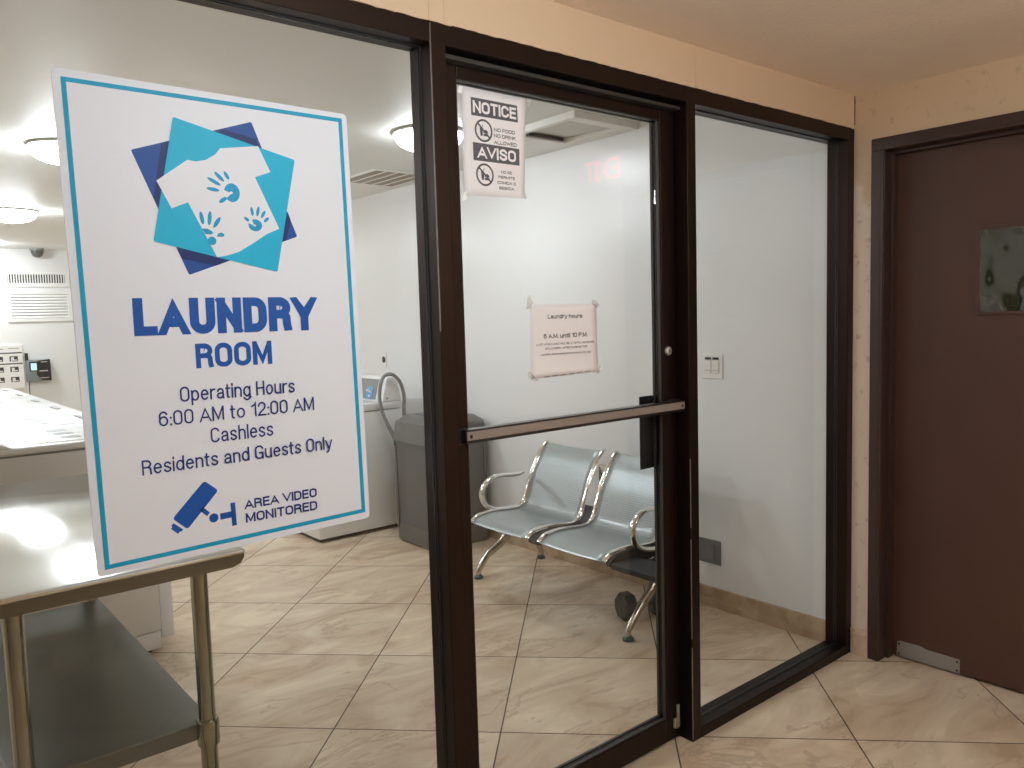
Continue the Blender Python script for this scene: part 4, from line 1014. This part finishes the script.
m = MB(); m.tube(smooth_path([(-1.562, FW-.03, .85), (-1.564, FW-.02, .72), (-1.56, FW-.012, .5), (-1.57, FW-.012, .2)], 4), .005, 8); m.build('cable', M['black'], kr, smooth=40)

v1 = root('wall_vent', (-1.40, FW, 2.07)); tag(v1, 'long narrow white wall vent with dark upright slats below the camera dome', 'vent')
m = MB(); vx0, vx1, vz0, vz1 = -1.70, -1.10, 2.02, 2.122
m.box((vx0-.045, FW-.016, vz1), (vx1+.045, FW, vz1+.028)); m.box((vx0-.045, FW-.016, vz0-.045), (vx1+.045, FW, vz0)); m.box((vx0-.045, FW-.016, vz0+.0002), (vx0, FW, vz1-.0002)); m.box((vx1, FW-.016, vz0+.0002), (vx1+.045, FW, vz1-.0002))
m.build('vent_frame', M['white_paint'], v1, bevel=.003)
m = MB(); m.box((vx0, FW-.003, vz0), (vx1, FW-.001, vz1)); m.build('duct', M['vent_dark'], v1)
m = MB()
for i in range(22):
    xx = vx0+.012+i*(vx1-vx0-.024)/21; m.box((xx-.006, FW-.014, vz0), (xx+.006, FW-.004, vz1))
m.build('slat_bank', M['white_paint'], v1)
v2 = root('louvre_vent', (-1.38, FW, 1.74)); tag(v2, 'white rectangular louvre vent with slanted blades under the narrow vent', 'vent')
lx0, lx1, lz0, lz1 = -1.68, -1.085, 1.60, 1.885
m = MB(); m.box((lx0-.045, FW-.02, lz1), (lx1+.045, FW, lz1+.04)); m.box((lx0-.045, FW-.02, lz0-.04), (lx1+.045, FW, lz0)); m.box((lx0-.045, FW-.02, lz0), (lx0, FW, lz1)); m.box((lx1, FW-.02, lz0), (lx1+.045, FW, lz1))
m.build('vent_frame', M['white_paint'], v2, bevel=.003)
m = MB(); m.box((lx0, FW-.003, lz0), (lx1, FW-.001, lz1)); m.build('duct', M['hose'], v2)
m = MB()
for i in range(8):
    z = lz0+.004+i*(lz1-lz0)/8; m.prism([(FW-.004, z+.031), (FW-.016, z+.003), (FW-.016, z), (FW-.002, z+.027)], 'x', lx0, lx1)
m.build('louvre_blades', M['white_paint'], v2)
cd = root('camera_dome', (-1.40, FW-.07, LZ)); tag(cd, 'small dark security camera dome on the far ceiling edge', 'security camera')
m = MB(); m.lathe([(.075, -.022), (.078, -.012), (.078, 0)], (-1.385, FW-.085, LZ), 'z', 28); m.build('mounting_ring', M['kiosk_grey'], cd, smooth=40)
m = MB(); m.lathe([(.005, -.105), (.028, -.10), (.05, -.083), (.062, -.055), (.066, -.022), (.066, -.018)], (-1.385, FW-.085, LZ), 'z', 28); m.build('dome', M['dome'], cd, smooth=60)

# ------------------------------------------------------------------ ceiling things
def ceiling_lamp(x, y, z, label, mat, r=.18):
    q = root('ceiling_lamp', (x, y, z)); tag(q, label, 'ceiling light', 'flush dome ceiling lamps in the laundry room')
    m = MB(); m.lathe([(r+.008, -.016), (r+.012, -.010), (r+.008, 0)], (x, y, z), 'z', 40); m.build('base_ring', M['nickel'], q, smooth=40)
    m = MB(); m.lathe([(r*.02, -.098), (r*.35, -.094), (r*.65, -.082), (r*.86, -.062), (r*.97, -.038), (r, -.0165)], (x, y, z), 'z', 40); m.build('diffuser', mat, q, smooth=60)
    return q
ceiling_lamp(-2.20, 3.17, LZ, 'round flush ceiling lamp seen just left of the sign top', M['lamp'])
ceiling_lamp(-2.09, 5.92, LZ, 'round flush ceiling lamp farther back at the left picture edge', M['lamp'])
ceiling_lamp(-.76, 1.90, LZ, 'bright round ceiling lamp partly behind the left door post', M['lamp_near'])
ceiling_lamp(-2.05, 8.75, LZ, 'farthest round ceiling lamp near the far laundry wall', M['lamp_far'])
ceiling_lamp(-4.2, 2.6, LZ, 'unseen round ceiling lamp added over the left of the laundry room, outside the photo', M['lamp'])  # extra lamp added in the unseen part to spread the light
ceiling_lamp(-4.2, 6.4, LZ, 'unseen round ceiling lamp added far back at the left of the laundry room, outside the photo', M['lamp'])  # another added lamp, out of view, to lift the room's brightness
LX, LY = -2.2, -1.2
def globe_lamp(LX, LY, label):
    q = root('corridor_lamp', (LX, LY, CZ)); tag(q, label, 'ceiling light')
    m = MB(); m.lathe([(.05, -.03), (.06, -.02), (.06, 0)], (LX, LY, CZ), 'z', 28); m.lathe([(.012, -.08), (.012, -.02)], (LX, LY, CZ), 'z', 14); m.lathe([(.055, -.085), (.06, -.075), (.05, -.065)], (LX, LY, CZ), 'z', 28); m.build('ceiling_mount', M['nickel'], q, smooth=40)
    m = MB(); m.lathe([(.055, -.083), (.095, -.10), (.118, -.135), (.122, -.165), (.110, -.205), (.08, -.235), (.04, -.252), (.004, -.256)], (LX, LY, CZ), 'z', 40); m.build('globe', M['lamp_warm'], q, smooth=60)
globe_lamp(LX, LY, 'round white globe lamp on a short stem under the corridor ceiling, beside the viewer')
globe_lamp(-1.0, -2.8, 'unseen white globe lamp on a short stem, added as fill farther back in the corridor, behind the viewer')  # added out of view to brighten the brown door, floor and ceiling at right

gr = root('ceiling_grille', (-.28, 3.15, LZ)); tag(gr, 'tan slatted air return grille on the laundry ceiling right of the sign', 'vent')
gx0, gx1, gy0, gy1 = -.505, -.06, 2.90, 3.42
m = MB(); m.box((gx0, gy0+.02, LZ-.010), (gx0+.02, gy1-.02, LZ)); m.box((gx1-.02, gy0+.02, LZ-.010), (gx1, gy1-.02, LZ)); m.box((gx0, gy0, LZ-.010), (gx1, gy0+.02, LZ)); m.box((gx0, gy1-.02, LZ-.010), (gx1, gy1, LZ))
for i in range(1, 5): xx = gx0+.01+(gx1-gx0-.02)*i/5; m.box((xx-.007, gy0+.021, LZ-.012), (xx+.007, gy1-.021, LZ-.001))
m.build('grille_frame', M['hatch_frame'], gr, bevel=.002)
m = MB()
for i in range(32):
    yy = gy0+.022+i*(gy1-gy0-.044)/31; m.box((gx0+.01, yy-.0045, LZ-.009), (gx1-.01, yy+.0045, LZ-.004))
m.box((gx0+.01, gy0+.01, LZ-.003), (gx1-.01, gy1-.01, LZ-.001)); m.build('slat_bank', M['vent_tan'], gr)

ht = root('ceiling_hatch', (-.22, 1.55, LZ)); tag(ht, 'pale ceiling access hatch with raised white trim seen at the door top', 'hatch')
hx0, hx1, hy0, hy1 = -.435, .019, 1.15, 2.05
m = MB(); m.box((hx0, hy0+.07, LZ-.034), (hx0+.035, 1.60, LZ)); m.box((hx1-.09, hy0+.07, LZ-.034), (hx1, 1.60, LZ)); m.box((hx0, hy0, LZ-.034), (hx1, hy0+.07, LZ)); m.box((hx0, 1.60, LZ-.034), (hx1, hy1, LZ))
m.build('hatch_frame', M['hatch_frame'], ht, bevel=.003)
m = MB(); m.prism([(1.225, LZ-.020), (1.585, LZ-.006), (1.585, LZ-.001), (1.225, LZ-.014)], 'x', -.395, -.08); m.build('hatch_panel', M['hatch'], ht)
m = MB(); m.box((-.35, 1.578, LZ-.028), (-.10, 1.594, LZ-.010)); m.build('gap', M['black'], ht)  # solid black strip drawn for the shade inside the hatch opening

# exit sign above the end of the brown door: the glass shows its red letters as a faint reflection
ex = root('exit_sign', (0, -1.20, 2.14)); tag(ex, 'exit sign with glowing red letters on the wall past the brown door', 'exit sign')
m = MB(); m.rbox((-.05, -1.345, 2.125), (0, -1.055, 2.285), .006); m.build('housing', M['plate_white'], ex)
m = MB()
lettering(m, 'EXIT', -1.075, -1.325, 2.150, .11, 'x', -.0512, .16)
m.build('exit_letters', M['exit_red'], ex)

# ------------------------------------------------------------------ world and colour
wd = bpy.data.worlds.new('world'); scn.world = wd; wd.use_nodes = True
bg = wd.node_tree.nodes['Background']; bg.inputs[0].default_value = (1, 1, 1, 1); bg.inputs[1].default_value = .0
scn.view_settings.view_transform = 'Standard'; scn.view_settings.look = 'None'
scn.view_settings.gamma = 1.; scn.view_settings.use_curve_mapping = False
scn.view_settings.exposure = 0.
scn.cycles.max_bounces = 10; scn.cycles.transparent_max_bounces = 16; scn.cycles.diffuse_bounces = 6
scn.cycles.sample_clamp_indirect = 6.
scn.cycles.use_denoising = True
